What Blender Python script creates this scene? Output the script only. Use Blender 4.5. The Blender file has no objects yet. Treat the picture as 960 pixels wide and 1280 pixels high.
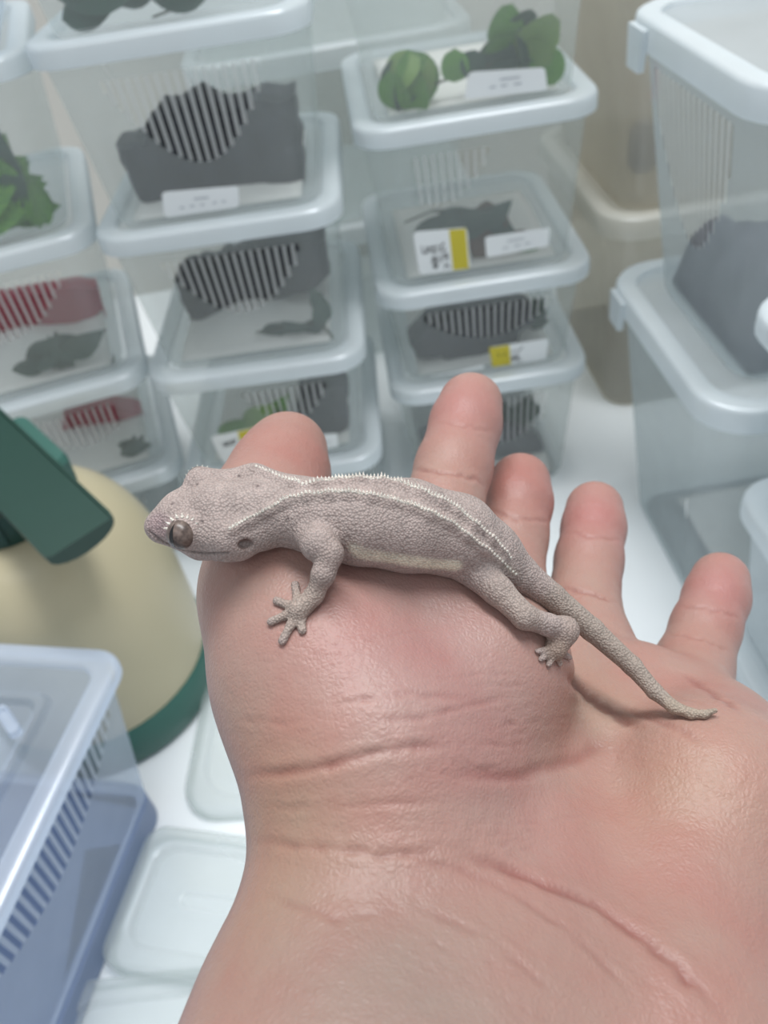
import bpy, bmesh, math, random
import numpy as np
from mathutils import Matrix, Vector

random.seed(7); rng = np.random.default_rng(7)
SC = bpy.context.scene
COL = SC.collection

# ------------------------------------------------------------------ camera
FPX, PITCH, ROLL = 1019.0, math.radians(42.43), math.radians(9.83)
CAM = np.array([0.0, 0.0, 0.495])
Fv = np.array([0, math.cos(PITCH), -math.sin(PITCH)])
_u = np.array([0, math.sin(PITCH), math.cos(PITCH)]); _r = np.array([1.0, 0, 0])
Xv = math.cos(ROLL) * _r - math.sin(ROLL) * _u
Yv = -math.cos(ROLL) * _u - math.sin(ROLL) * _r
cd = bpy.data.cameras.new('camera'); cam = bpy.data.objects.new('camera', cd); COL.objects.link(cam)
cam.matrix_world = Matrix([[Xv[0], -Yv[0], -Fv[0], CAM[0]], [Xv[1], -Yv[1], -Fv[1], CAM[1]],
                           [Xv[2], -Yv[2], -Fv[2], CAM[2]], [0, 0, 0, 1]])
cd.sensor_fit = 'VERTICAL'; cd.sensor_height = 36; cd.lens = 36 * FPX / 1280
cd.clip_start = 0.005; cd.clip_end = 50
cd.dof.use_dof = True; cd.dof.focus_distance = 0.145
cd.dof.aperture_fstop = (cd.lens / 1000) / 0.00135
SC.camera = cam

# ------------------------------------------------------------------ light
w = bpy.data.worlds.new('world'); SC.world = w; w.use_nodes = True
w.node_tree.nodes['Background'].inputs[0].default_value = (0.86, 0.93, 1.0, 1)
w.node_tree.nodes['Background'].inputs[1].default_value = 0.34
def area(name, loc, target, sx, sy, power, color):
    l = bpy.data.lights.new(name, 'AREA'); l.shape = 'RECTANGLE'; l.size = sx; l.size_y = sy
    l.energy = power; l.color = color
    o = bpy.data.objects.new(name, l); COL.objects.link(o); o.location = loc
    o.rotation_euler = (Vector(target) - Vector(loc)).to_track_quat('-Z', 'Y').to_euler()
    return o
area('ceiling_light', (0.15, 0.42, 1.75), (0.05, 0.3, 0), 1.3, 0.35, 17, (0.98, 0.985, 0.985))
area('ceiling_light', (-0.5, -0.9, 1.9), (0, 0.3, 0), 1.2, 0.5, 2.5, (0.95, 0.98, 1.0))
SC.view_settings.view_transform = 'Standard'; SC.view_settings.look = 'None'
SC.view_settings.gamma = 1.0; SC.view_settings.use_curve_mapping = False
SC.view_settings.exposure = 0.62
SC.cycles.transparent_max_bounces = 48
SC.cycles.max_bounces = 10

# ------------------------------------------------------------------ helpers
def ray(px, py): return Fv + (px - 480) / FPX * Xv + (py - 640) / FPX * Yv
def at_z(px, py, z):
    v = ray(px, py); return CAM + v * ((z - CAM[2]) / v[2])
def lin(c):
    return tuple((x / 255 / 12.92) if x / 255 <= .04045 else ((x / 255 + .055) / 1.055) ** 2.4 for x in c) + (1,)
def tag(o, label=None, cat=None, group=None, kind=None):
    if label: o['label'] = label
    if cat: o['category'] = cat
    if group: o['group'] = group
    if kind: o['kind'] = kind
    return o
def empty(name, loc=(0, 0, 0), rz=0.0):
    o = bpy.data.objects.new(name, None); COL.objects.link(o); o.location = loc; o.rotation_euler = (0, 0, rz)
    o.empty_display_size = .01
    return o
def mesh_obj(name, verts, faces, mats, parent=None, smooth=True, sharp=None, midx=None):
    me = bpy.data.meshes.new(name)
    me.from_pydata([tuple(map(float, v)) for v in verts], [], [tuple(map(int, f)) for f in faces])
    for m in (mats if isinstance(mats, (list, tuple)) else [mats]): me.materials.append(m)
    if midx is not None: me.polygons.foreach_set('material_index', np.array(midx, dtype=np.int32))
    if smooth: me.polygons.foreach_set('use_smooth', np.ones(len(me.polygons), dtype=bool))
    if smooth and sharp: me.set_sharp_from_angle(angle=math.radians(sharp))
    me.validate(); me.update()
    o = bpy.data.objects.new(name, me); COL.objects.link(o)
    if parent: o.parent = parent
    return o
def np_obj(name, V, Q, mats, parent=None):
    me = bpy.data.meshes.new(name); me.vertices.add(len(V)); me.vertices.foreach_set('co', V.astype(np.float32).ravel())
    me.loops.add(Q.size); me.loops.foreach_set('vertex_index', Q.astype(np.int32).ravel())
    me.polygons.add(len(Q)); me.polygons.foreach_set('loop_start', np.arange(0, Q.size, 4, dtype=np.int32))
    me.polygons.foreach_set('use_smooth', np.ones(len(Q), dtype=bool))
    me.update(calc_edges=True); me.validate()
    me.materials.append(mats)
    o = bpy.data.objects.new(name, me); COL.objects.link(o)
    if parent: o.parent = parent
    return o

def new_mat(name):
    m = bpy.data.materials.new(name); m.use_nodes = True; nt = m.node_tree; nt.nodes.clear()
    out = nt.nodes.new('ShaderNodeOutputMaterial'); return m, nt, out
def simple(name, rgb, rough=.5, var=.0, scale=40, bump=0, bscale=200, spec=.4, coat=0, rgb2=None):
    m, nt, out = new_mat(name); N = nt.nodes; L = nt.links
    b = N.new('ShaderNodeBsdfPrincipled'); b.inputs['Roughness'].default_value = rough
    b.inputs['Specular IOR Level'].default_value = spec; b.inputs['Coat Weight'].default_value = coat
    L.new(b.outputs[0], out.inputs[0])
    tc = N.new('ShaderNodeTexCoord')
    if var or rgb2:
        n = N.new('ShaderNodeTexNoise'); n.inputs['Scale'].default_value = scale; n.inputs['Detail'].default_value = 4
        r = N.new('ShaderNodeValToRGB'); c = lin(rgb); c2 = lin(rgb2) if rgb2 else tuple(x * (1 - var) for x in c[:3]) + (1,)
        r.color_ramp.elements[0].position = .35; r.color_ramp.elements[1].position = .65
        r.color_ramp.elements[0].color = c2; r.color_ramp.elements[1].color = c
        L.new(tc.outputs['Object'], n.inputs['Vector']); L.new(n.outputs['Fac'], r.inputs[0]); L.new(r.outputs[0], b.inputs['Base Color'])
    else: b.inputs['Base Color'].default_value = lin(rgb)
    if bump:
        n2 = N.new('ShaderNodeTexNoise'); n2.inputs['Scale'].default_value = bscale; n2.inputs['Detail'].default_value = 3
        bp = N.new('ShaderNodeBump'); bp.inputs['Strength'].default_value = bump; bp.inputs['Distance'].default_value = .002
        L.new(tc.outputs['Object'], n2.inputs['Vector']); L.new(n2.outputs['Fac'], bp.inputs['Height']); L.new(bp.outputs[0], b.inputs['Normal'])
    return m
def plastic(name, rgb, clear, rough=.25, tint=(252, 254, 254), gloss=.06, trans=.45):
    """frosted polypropylene: partly lets light straight through, partly scatters it"""
    m, nt, out = new_mat(name); N = nt.nodes; L = nt.links
    d = N.new('ShaderNodeBsdfDiffuse'); d.inputs[0].default_value = lin(rgb)
    t = N.new('ShaderNodeBsdfTranslucent'); t.inputs[0].default_value = lin(rgb)
    a = N.new('ShaderNodeMixShader'); a.inputs[0].default_value = trans; L.new(d.outputs[0], a.inputs[1]); L.new(t.outputs[0], a.inputs[2])
    g = N.new('ShaderNodeBsdfGlossy'); g.inputs['Roughness'].default_value = rough; g.inputs[0].default_value = (.9, .95, 1, 1)
    b = N.new('ShaderNodeMixShader'); b.inputs[0].default_value = gloss; L.new(a.outputs[0], b.inputs[1]); L.new(g.outputs[0], b.inputs[2])
    x = N.new('ShaderNodeBsdfTransparent'); x.inputs[0].default_value = lin(tint)
    c = N.new('ShaderNodeMixShader')
    n = N.new('ShaderNodeTexNoise'); n.inputs['Scale'].default_value = 25; tc = N.new('ShaderNodeTexCoord')
    mr = N.new('ShaderNodeMapRange'); mr.inputs[3].default_value = clear - .05; mr.inputs[4].default_value = clear + .05
    L.new(tc.outputs['Object'], n.inputs['Vector']); L.new(n.outputs['Fac'], mr.inputs[0]); L.new(mr.outputs[0], c.inputs[0])
    L.new(b.outputs[0], c.inputs[1]); L.new(x.outputs[0], c.inputs[2]); L.new(c.outputs[0], out.inputs[0])
    return m

M = {}
M['wall'] = plastic('tub_wall', (228, 232, 230), .71)
M['hazewall'] = plastic('hazy_wall', (212, 220, 222), .54)
M['rib'] = plastic('tub_rib', (238, 238, 236), .45)
M['base'] = plastic('tub_base', (232, 234, 234), .5)
M['rim'] = plastic('lid_rim', (222, 229, 232), .16, gloss=.12, trans=.25)
M['panel'] = plastic('lid_panel', (238, 243, 246), .48, gloss=.10)
M['bluewall'] = plastic('cool_wall', (226, 234, 244), .66, tint=(244, 248, 253), gloss=.12)
M['bluerim'] = plastic('cool_rim', (228, 236, 248), .35, tint=(240, 246, 253), gloss=.14)
M['bluerib'] = plastic('cool_rib', (226, 234, 244), .54, tint=(244, 248, 253), gloss=.12)
M['beigewall'] = plastic('warm_wall', (222, 218, 210), .45, tint=(240, 238, 230))
M['beigerim'] = plastic('warm_rim', (226, 224, 216), .25)
M['clearlid'] = plastic('clear_lid', (226, 230, 229), .66, gloss=.12, rough=.2, tint=(247, 249, 248))
M['table'] = simple('white_table', (240, 244, 246), .35, var=.03, scale=6)
M['plaster'] = simple('plaster', (200, 197, 190), .8, var=.05, scale=3, bump=.1)
M['slate'] = simple('black_bark', (16, 17, 24), .6, scale=60, rgb2=(38, 40, 50), bump=.8, bscale=180)
M['greybark'] = simple('grey_bark', (52, 52, 62), .7, scale=60, rgb2=(80, 80, 90), bump=.8, bscale=150)
M['brown'] = simple('brown_bark', (110, 80, 64), .8, scale=50, rgb2=(78, 56, 46), bump=.8, bscale=150)
M['red'] = simple('red_plastic', (165, 32, 62), .4, var=.15, scale=30)
M['redbit'] = simple('red_clip', (215, 50, 45), .4, var=.1)
M['leaf'] = simple('leaf_green', (108, 164, 44), .45, scale=45, rgb2=(48, 100, 44), bump=.2)
M['leafdark'] = simple('leaf_dark', (30, 72, 52), .45, scale=60, rgb2=(18, 52, 42), bump=.2)
M['leafgrey'] = simple('leaf_grey', (70, 92, 84), .6, scale=60, rgb2=(48, 66, 60), bump=.2)
M['leaflime'] = simple('leaf_lime', (142, 170, 66), .45, scale=90, rgb2=(56, 104, 62), bump=.2)
M['leafyellow'] = simple('leaf_yellow', (186, 205, 60), .45, scale=50, rgb2=(120, 175, 60))
M['stem'] = simple('stem', (56, 60, 40), .6, var=.2)
M['paper'] = simple('paper', (232, 230, 226), .9, var=.04, scale=20, bump=.2)
M['sticker'] = simple('sticker_paper', (236, 238, 238), .6, var=.02)
M['yellow'] = simple('sticker_yellow', (206, 190, 60), .6, var=.04)
M['ink'] = simple('ink', (25, 25, 30), .6, var=.1)
M['faint'] = simple('faint_print', (172, 176, 182), .6, var=.05)
M['cream'] = simple('cream_plastic', (188, 178, 148), .35, var=.03, scale=8, coat=.1)
M['green'] = simple('dark_green_plastic', (24, 60, 50), .4, var=.08, scale=20)
M['green2'] = simple('green_ring_plastic', (56, 100, 90), .4, var=.08, scale=20)
M['blue'] = simple('blue_plastic', (120, 135, 164), .45, var=.06, scale=12)
M['greyplate'] = simple('grey_card', (150, 152, 156), .6, var=.05)

def rrect(a, b, c, n=6):
    """rounded rectangle loop, ccw, starting at the front-right straight end (front = -y)"""
    c = min(c, a - 1e-4, b - 1e-4); P = []
    for cx, cy, s in ((a - c, -b + c, -90), (a - c, b - c, 0), (-a + c, b - c, 90), (-a + c, -b + c, 180)):
        for k in range(n + 1):
            t = math.radians(s + 90 * k / n); P.append((cx + c * math.cos(t), cy + c * math.sin(t)))
    return P
def loft(loops, close=True, capb=False, capt=False):
    n = len(loops[0]); V = [p for l in loops for p in l]; Fc = []
    for i in range(len(loops) - 1):
        for k in range(n if close else n - 1):
            j = (k + 1) % n; Fc.append((i * n + k, i * n + j, (i + 1) * n + j, (i + 1) * n + k))
    if capb: Fc.append(tuple(range(n - 1, -1, -1)))
    if capt: Fc.append(tuple(range((len(loops) - 1) * n, len(loops) * n)))
    return V, Fc

class Tub:
    """Translucent storage tub: base centre of its front lid edge at (x, y, z); its front looks along local -y."""
    def __init__(s, name, label, x, y, z, yaw, W=.16, D=.2, H=.104, corner=.022, slots=True, slot_mid=0.0, slot_w=.048,
                 slot_len=.5, taper=.010, lid=True, mats=('wall', 'rib', 'base', 'rim', 'panel'), latch=0, group='translucent storage tubs',
                 period=.0056, emboss=False, lip=.012):
        s.W, s.D, s.H, s.yaw, s.org = W, D, H, yaw, np.array([x, y, z])
        s.root = tag(empty(name, (x, y, z), yaw), label, 'storage tub', group)
        s.hb = hb = H - (.004 if lid else 0); s.i0, s.i1 = .005 + taper, .005
        mw, mr, mb, mrim, mp = [M[k] for k in mats]
        a, b = W / 2, D / 2
        def loop(inset, zz, c): return [(p[0], p[1] + b, zz) for p in rrect(a - inset, b - inset, c)]
        V, Fc, mi = [], [], []
        def add(v, f, k):
            o = len(V); V.extend(v); Fc.extend([tuple(i + o for i in q) for q in f]); mi.extend([k] * len(f))
        zb = .006; c0, c1 = corner * .8, corner
        l0, l1 = loop(s.i0, zb, c0), loop(s.i1, hb, c1)
        v, f = loft([l0, l1], close=False); add(v, f, 0)
        v, f = loft([loop(s.i0 + .006, 0, c0 * .8), loop(s.i0 + .002, .0018, c0 * .9), l0], capb=True); add(v, f, 2)
        # front wall: strips with real openings
        h0, h1 = a - s.i0 - c0, a - s.i1 - c1
        s.h0, s.h1, s.zb = h0, h1, zb
        def fp(uu, zz, off=0.0):
            t = (zz - zb) / (hb - zb); hw = h0 + (h1 - h0) * t
            return (uu * hw, s.i0 + (s.i1 - s.i0) * t - off, zz)
        s.fp = fp
        cuts = [-1.0]; kinds = []
        if slots:
            n = int(2 * slot_w / period); pu = period / h1; u0 = slot_mid / h1 - n * pu / 2
            us = []
            for k in range(n):
                us.append((u0 + k * pu, u0 + k * pu + pu * .52, (k + .5) / n * 2 - 1))
            us = [q for q in us if q[0] > -.98 and q[1] < .98]
            for q in us:
                cuts += [q[0], q[1]]; kinds += [None if q is us[0] else 'rib', q[2]]
            cuts.append(1.0); kinds.append(None)
        else: cuts.append(1.0); kinds.append(None)
        ztop = hb - lip - .006
        for k in range(len(cuts) - 1):
            ua, ub = cuts[k], cuts[k + 1]; kd = kinds[k]
            def quad(za, zc, m_): add([fp(ua, za), fp(ub, za), fp(ub, zc), fp(ua, zc)], [(0, 1, 2, 3)], m_)
            if kd is None: quad(zb, hb, 0)
            elif kd == 'rib':
                e = abs((ua + ub) / 2 * h1 - slot_mid) / slot_w; lo = ztop - (ztop - zb) * slot_len * (1 - min(1, e) ** 2)
                quad(zb, lo, 0); quad(lo, ztop, 1); quad(ztop, hb, 0)
            else:
                lo = ztop - (ztop - zb) * slot_len * max(.12, 1 - kd * kd); quad(zb, lo, 0); quad(ztop, hb, 0)
        s.body = mesh_obj('body', V, Fc, [mw, mr, mb], s.root, sharp=40, midx=mi)
        if lid:
            zt = H
            L_ = [loop(.0035, zt - lip, corner), loop(0, zt - lip, corner + .002), loop(0, zt - .003, corner + .002), loop(.0008, zt - .001, corner + .002),
                  loop(.003, zt, corner), loop(.011, zt, corner * .8), loop(.0125, zt - .0008, corner * .8), loop(.0135, zt - .0035, corner * .75)]
            v, f = loft(L_); s.lid = mesh_obj('lid', v, f, mrim, s.root, sharp=50)
            if emboss:
                z_ = zt - .0035
                L2 = [loop(.0135, z_, corner * .75), loop(.030, z_ - .001, corner * .6), loop(.032, z_ + .003, corner * .6), loop(.036, z_ + .003, corner * .5), loop(.038, z_ - .001, corner * .5)]
                v, f = loft(L2, capt=True)
            else:
                v, f = loft([loop(.0135, zt - .0035, corner * .75), loop(.03, zt - .0037, corner * .5)], capt=True)
            mesh_obj('lid_panel', v, f, mp, s.lid, sharp=40)
        else:
            L_ = [loop(.004, H - .006, corner), loop(-.004, H - .007, corner), loop(-.005, H - .002, corner), loop(-.003, H, corner), loop(.005, H, corner * .9), loop(.006, H - .004, corner)]
            v, f = loft(L_); mesh_obj('rim', v, f, mrim, s.root, sharp=50)
        for q in ([latch] if isinstance(latch, (int, float)) and latch else (latch or [])):
            bx = [(q - .012, -.003, H - .005), (q + .012, -.003, H - .005), (q + .009, -.0035, H - .027), (q - .009, -.0035, H - .027)]
            bk = [(p[0], p[1] + .004, p[2]) for p in bx]
            mesh_obj('latch', bx + bk, [(0, 3, 2, 1), (4, 5, 6, 7), (0, 1, 5, 4), (1, 2, 6, 5), (2, 3, 7, 6), (3, 0, 4, 7)], mrim, s.root, smooth=False)
    def local(s, P):
        d = np.asarray(P) - s.org; c, n = math.cos(s.yaw), math.sin(s.yaw)
        return np.array([d[0] * c + d[1] * n, -d[0] * n + d[1] * c, d[2]])
    def world(s, p):
        c, n = math.cos(s.yaw), math.sin(s.yaw); p = np.asarray(p, float)
        return s.org + np.array([p[0] * c - p[1] * n, p[0] * n + p[1] * c, p[2]])
    def pix(s, px, py, back=0.0):
        """local point where the pixel's ray meets the plane `back` metres behind the front lid edge"""
        o = s.local(CAM); d = s.local(CAM + ray(px, py)) - o
        return o + d * ((back - o[1]) / d[1])
    def clamp(s, p, m=.004):
        t = min(1, max(0, p[2] / s.hb)); ins = s.i0 + (s.i1 - s.i0) * t + m
        return np.array([min(max(p[0], -s.W / 2 + ins), s.W / 2 - ins), min(max(p[1], ins), s.D - ins), min(max(p[2], .0008), s.hb - .008)])
    def floor_back(s, px, py, lo=.03):
        q = s.local(at_z(px, py, s.org[2] + .003)); return min(max(q[1], lo), s.D * .62)
    def on_front(s, pts):
        out = []
        for p in pts:
            q = s.pix(*p, back=(s.i0 + s.i1) / 2)
            t = (q[2] - s.zb) / (s.hb - s.zb); q = s.pix(*p, back=s.i0 + (s.i1 - s.i0) * t); hw = s.h0 + (s.h1 - s.h0) * ((q[2] - s.zb) / (s.hb - s.zb))
            out.append((max(-.98, min(.98, q[0] / hw)), min(max(q[2], .007), s.hb - .016)))
        return out
    def sticker(s, corners, yellow=None, marks=(), prints=()):
        """corners: pixels tl,tr,br,bl; yellow: (u0,u1) share of the width; marks: ink strokes in 0..1 sticker space"""
        c = s.on_front(corners)
        def bil(a, b): # a across, b down
            t = [c[0][k] + (c[1][k] - c[0][k]) * a for k in (0, 1)]; q = [c[3][k] + (c[2][k] - c[3][k]) * a for k in (0, 1)]
            return (t[0] + (q[0] - t[0]) * b, t[1] + (q[1] - t[1]) * b)
        def slab(name, poly, o0, o1, m, par):
            n = len(poly); V = [s.fp(*bil(*p), o0) for p in poly] + [s.fp(*bil(*p), o1) for p in poly]
            Fc = [tuple(range(n, 2 * n))] + [(k, (k + 1) % n, n + (k + 1) % n, n + k) for k in range(n)]
            return mesh_obj(name, V, Fc, m, par, smooth=False)
        rc = .06; rcv = .14; pl = []
        for (x, y, a0) in ((1 - rc, rcv, -90), (1 - rc, 1 - rcv, 0), (rc, 1 - rcv, 90), (rc, rcv, 180)):
            for k in range(5):
                t = math.radians(a0 + 22.5 * k); pl.append((x + rc * math.cos(t), y + rcv * math.sin(t)))
        pl = pl[::-1]
        st = slab('sticker', pl, .0002, .0006, M['sticker'], s.root)
        if yellow:
            slab('yellow_band', [(yellow[0], .02), (yellow[0], .98), (yellow[1], .98), (yellow[1], .02)], .0004, .0008, M['yellow'], st)
        def strokes(name, lines, wd, m):
            V, Fc = [], []
            asp = 2.0
            for ln in lines:
                for (x0, y0), (x1, y1) in zip(ln[:-1], ln[1:]):
                    dx, dy = (x1 - x0), (y1 - y0) / asp; L_ = math.hypot(dx, dy) or 1; nx, ny = -dy / L_ * wd, dx / L_ * wd * asp
                    ex, ey = dx / L_ * wd * .6, dy / L_ * wd * .6 * asp
                    o = len(V); V += [s.fp(*bil(*p), .0010) for p in ((x0 + nx - ex, y0 + ny - ey), (x0 - nx - ex, y0 - ny - ey), (x1 - nx + ex, y1 - ny + ey), (x1 + nx + ex, y1 + ny + ey))]
                    Fc.append((o, o + 1, o + 2, o + 3))
            mesh_obj(name, V, Fc, m, st, smooth=False)
        if marks: strokes('handwriting', marks, .009, M['ink'])
        if prints: strokes('faint_print', prints, .014, M['faint'])

def extruded(name, tub, pts, back, thick, m, label, cat, jag=.0012, group=None, back_max=1.0):
    """a thing with an outline seen from the tub's front, `thick` metres deep, with rough sides"""
    low = max(pts, key=lambda q: q[1]); back = max(min(tub.floor_back(*low), back_max), thick * .5 + .022)
    P = [tub.clamp(tub.pix(px, py, back), .01) for px, py in pts]; Q = []
    zlo = min(p[2] for p in P)
    for p in P:
        if p[2] < zlo + .008: p[2] -= min(zlo - .001, .02)
    for k in range(len(P)):
        a, b = P[k], P[(k + 1) % len(P)]; n = max(1, int(np.linalg.norm(b - a) / .006))
        for j in range(n):
            q = a + (b - a) * j / n; Q.append((q[0] + rng.normal() * jag, q[2] + rng.normal() * jag))
    cx = sum(q[0] for q in Q) / len(Q); cz = sum(q[1] for q in Q) / len(Q)
    Q = [(tub.clamp((q[0], back, q[1]), .006)[0], min(max(q[1], .001), tub.hb - .009)) for q in Q]
    lo = [min(q[0] for q in Q), min(q[1] for q in Q)]
    base = tub.world((cx, back + thick / 2, lo[1]))
    loops = []
    for yy, sc in ((-.5, .93), (-.38, 1), (0, 1.01), (.38, 1), (.5, .93)):
        loops.append([((cx + (x - cx) * sc) - cx, yy * thick + rng.normal() * .0008, max(lo[1], cz + (z - cz) * sc) - lo[1]) for x, z in Q])
    v, f = loft(loops)
    n = len(Q); bm = bmesh.new()
    vs = [bm.verts.new(p) for p in v]
    for q in f:
        try: bm.faces.new([vs[i] for i in q])
        except ValueError: pass
    for lp in (list(range(n - 1, -1, -1)), list(range(4 * n, 5 * n))):
        fc = bm.faces.new([vs[i] for i in lp]); bmesh.ops.triangulate(bm, faces=[fc])
    bmesh.ops.recalc_face_normals(bm, faces=bm.faces)
    me = bpy.data.meshes.new(name); bm.to_mesh(me); bm.free(); me.materials.append(m)
    me.polygons.foreach_set('use_smooth', np.ones(len(me.polygons), dtype=bool)); me.set_sharp_from_angle(angle=math.radians(35))
    o = bpy.data.objects.new(name, me); COL.objects.link(o); o.location = base; o.rotation_euler = (0, 0, tub.yaw)
    tag(o, label, cat, group)
    return o

def leaf_mesh(name, pointed, m):
    """unit leaf: length 1 along +x, curved blade with a little thickness"""
    V, Fc = [], []; nu, nv = 8, 4
    for side in (0, 1):
        for i in range(nu + 1):
            t = i / nu
            wd = (math.sin(math.pi * t ** .8) * .27 if pointed else math.sqrt(max(0, 1 - (2 * t - 1) ** 2)) * .46)
            for j in range(nv + 1):
                e = (j / nv * 2 - 1); V.append((t, e * wd, .10 * math.sin(math.pi * t) + .12 * e * e * wd * 2 + (.012 if side else 0)))
    n = (nu + 1) * (nv + 1)
    for i in range(nu):
        for j in range(nv):
            a = i * (nv + 1) + j; q = (a, a + 1, a + nv + 2, a + nv + 1); Fc.append(q[::-1]); Fc.append(tuple(n + k for k in q))
    me = bpy.data.meshes.new(name); me.from_pydata(V, [], Fc); me.materials.append(m)
    me.polygons.foreach_set('use_smooth', np.ones(len(me.polygons), dtype=bool)); me.update()
    return me
LM = {}
def plant(name, tub, leaves, stems, back, mkey, label, pointed=True, tilt=.5):
    """leaves: (px, py, length_px, angle_deg[, material]) centre pixel; stems: pixel polylines"""
    low = max(leaves, key=lambda q: q[1]); back = tub.floor_back(low[0], low[1] + low[2] * .2, .034)
    c0 = tub.clamp(tub.pix(leaves[0][0], leaves[0][1], back), .01); base = tub.world((c0[0], back, .008))
    r = tag(empty(name, base, tub.yaw), label, 'plant')
    off = np.array([c0[0], back, .008])
    for q in leaves:
        px, py, ln, ang = q[:4]; mk = q[4] if len(q) > 4 else mkey
        key = (mk, pointed)
        if key not in LM: LM[key] = leaf_mesh('leaf', pointed, M[mk])
        p = tub.pix(px, py, back + rng.uniform(-.006, .006)) - off
        d = np.linalg.norm(tub.world(p + off) - CAM); L_ = ln * d / FPX
        o = bpy.data.objects.new('leaf', LM[key]); COL.objects.link(o); o.parent = r
        R = Matrix.Rotation(math.radians(90), 4, 'X') @ Matrix.Identity(4)
        rot = Matrix.Rotation(-math.radians(ang), 4, 'Y') @ Matrix.Rotation(rng.uniform(-tilt, tilt), 4, 'X') @ Matrix.Rotation(math.radians(90), 4, 'X')
        ctr = rot @ Vector((.5 * L_, 0, 0))
        L_ = min(L_, .075); S_ = Matrix.Diagonal((L_, L_, L_, 1))
        cs = [np.array((rot @ S_ @ Vector((a - .5, b, c_)))) for a in (0, 1) for b in ((-.28, .28) if pointed else (-.46, .46)) for c_ in (-.02, .14)]
        P_ = p + off
        for k in (0, 1, 2):
            mx, mn = max(q[k] for q in cs), min(q[k] for q in cs)
            lo_ = tub.clamp((-9, -9, -9), .003) if k == 2 else tub.clamp((-9, -9, .004), .003); hi_ = tub.clamp((9, 9, 9), .003) if k == 2 else tub.clamp((9, 9, .004), .003)
            P_[k] = min(max(P_[k], lo_[k] - mn), hi_[k] - mx)
        o.matrix_local = Matrix.Translation(Vector(P_ - off)) @ rot @ S_ @ Matrix.Translation((-.5, 0, 0))
    V, Fc = [], []
    for st in stems:
        pts = [tub.clamp(tub.pix(px, py, back), .008) - off for px, py in st]
        for k in range(len(pts)):
            o = len(V)
            for j in range(6):
                t = j * math.pi / 3; V.append(pts[k] + np.array([0, math.cos(t) * .0012, 0]) + np.array([math.sin(t) * .0008, 0, math.sin(t) * .0009]))
            if k:
                for j in range(6): Fc.append((o - 6 + j, o - 6 + (j + 1) % 6, o + (j + 1) % 6, o + j))
    if V: mesh_obj('stem', V, Fc, M['stem'], r)
    return r
def paper(tub, label, z=.004, x0=-.055, x1=.055, y0=.024, y1=.15, hump=.01):
    V, Fc = [], []; n = 14
    for i in range(n + 1):
        for j in range(n + 1):
            a, b = i / n, j / n
            V.append(((x0 + (x1 - x0) * a), y0 + (y1 - y0) * b, .0015 + hump * (.5 + .5 * math.sin(7 * a + 3 * b + tub.org[0] * 40)) * math.sin(math.pi * b) * .6))
    for i in range(n):
        for j in range(n):
            k = i * (n + 1) + j; Fc.append((k, k + n + 1, k + n + 2, k + 1))
    o = mesh_obj('paper_towel', V, Fc, M['paper']); o.location = tub.world((0, 0, .003)); o.rotation_euler = (0, 0, tub.yaw)
    sm = o.modifiers.new('thickness', 'SOLIDIFY'); sm.thickness = .0006
    return tag(o, label, 'paper towel')

# ------------------------------------------------------------------ setting
def box_verts(x0, x1, y0, y1, z0, z1):
    V = [(x, y, z) for z in (z0, z1) for x, y in ((x0, y0), (x1, y0), (x1, y1), (x0, y1))]
    return V, [(3, 2, 1, 0), (4, 5, 6, 7), (0, 1, 5, 4), (1, 2, 6, 5), (2, 3, 7, 6), (3, 0, 4, 7)]
v, f = box_verts(-.9, .9, -.1, 1.06, -.04, 0)
tag(mesh_obj('floor', v, f, M['table'], smooth=False), 'white work surface under the tubs', None, None, 'structure')
v, f = box_verts(-.9, .9, 1.06, 1.12, -.04, 1.3)
tag(mesh_obj('wall_back', v, f, M['plaster'], smooth=False), 'pale plain wall behind the tub stacks', None, None, 'structure')

# ------------------------------------------------------------------ tub stacks
SX, SY, SYAW = -.074, .502, -.067
def stack(x, y, yaw, rows, **kw):
    out = []; z = 0.0
    for name, label, top, extra in rows:
        k = dict(kw); k.update(extra)
        base = z if not out else z - .0035
        out.append(Tub(name, label, x, y, base, yaw, H=top - base, **k)); z = top
    return out
L4, L3, L2, L1, L0 = stack(SX, SY, SYAW, [
    ('storage_tub', 'bottom tub of the stack holding the black bark hides', .098, {}),
    ('storage_tub', 'clear tub behind the thumb tip, with yellow sticker and lime leaves', .191, dict(slot_mid=.018, slot_w=.034)),
    ('storage_tub', 'clear tub with black bark slab reaching its lid, grey-green vine and no sticker', .297, dict(slot_mid=.005, slot_w=.05, slot_len=.55)),
    ('storage_tub', 'clear tub with black bark slab and a faintly printed white sticker', .405, dict(slot_mid=.005, slot_w=.05, slot_len=.62)),
    ('storage_tub', 'tub with a pointed dark green leaf, on top of the black bark tubs', .515, dict(slots=False))])
R3, R2, R1, R0 = stack(.101, .532, -.031, [
    ('storage_tub', 'tub behind the index and middle fingertips, grey bark slab and no sticker', .126, dict(slot_mid=.01, slot_w=.052, slot_len=.5)),
    ('storage_tub', 'low tub with a yellow-ended handwritten sticker and black slotted front', .211, dict(slot_mid=.002, slot_w=.056, slot_len=.48)),
    ('storage_tub', 'tub with two stickers, one white and yellow, and brown bark inside', .325, dict(slot_mid=-.03, slot_w=.04, slot_len=.4)),
    ('storage_tub', 'tub with a round-leaved artificial plant and one white sticker', .45, dict(slots=False))])
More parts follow.
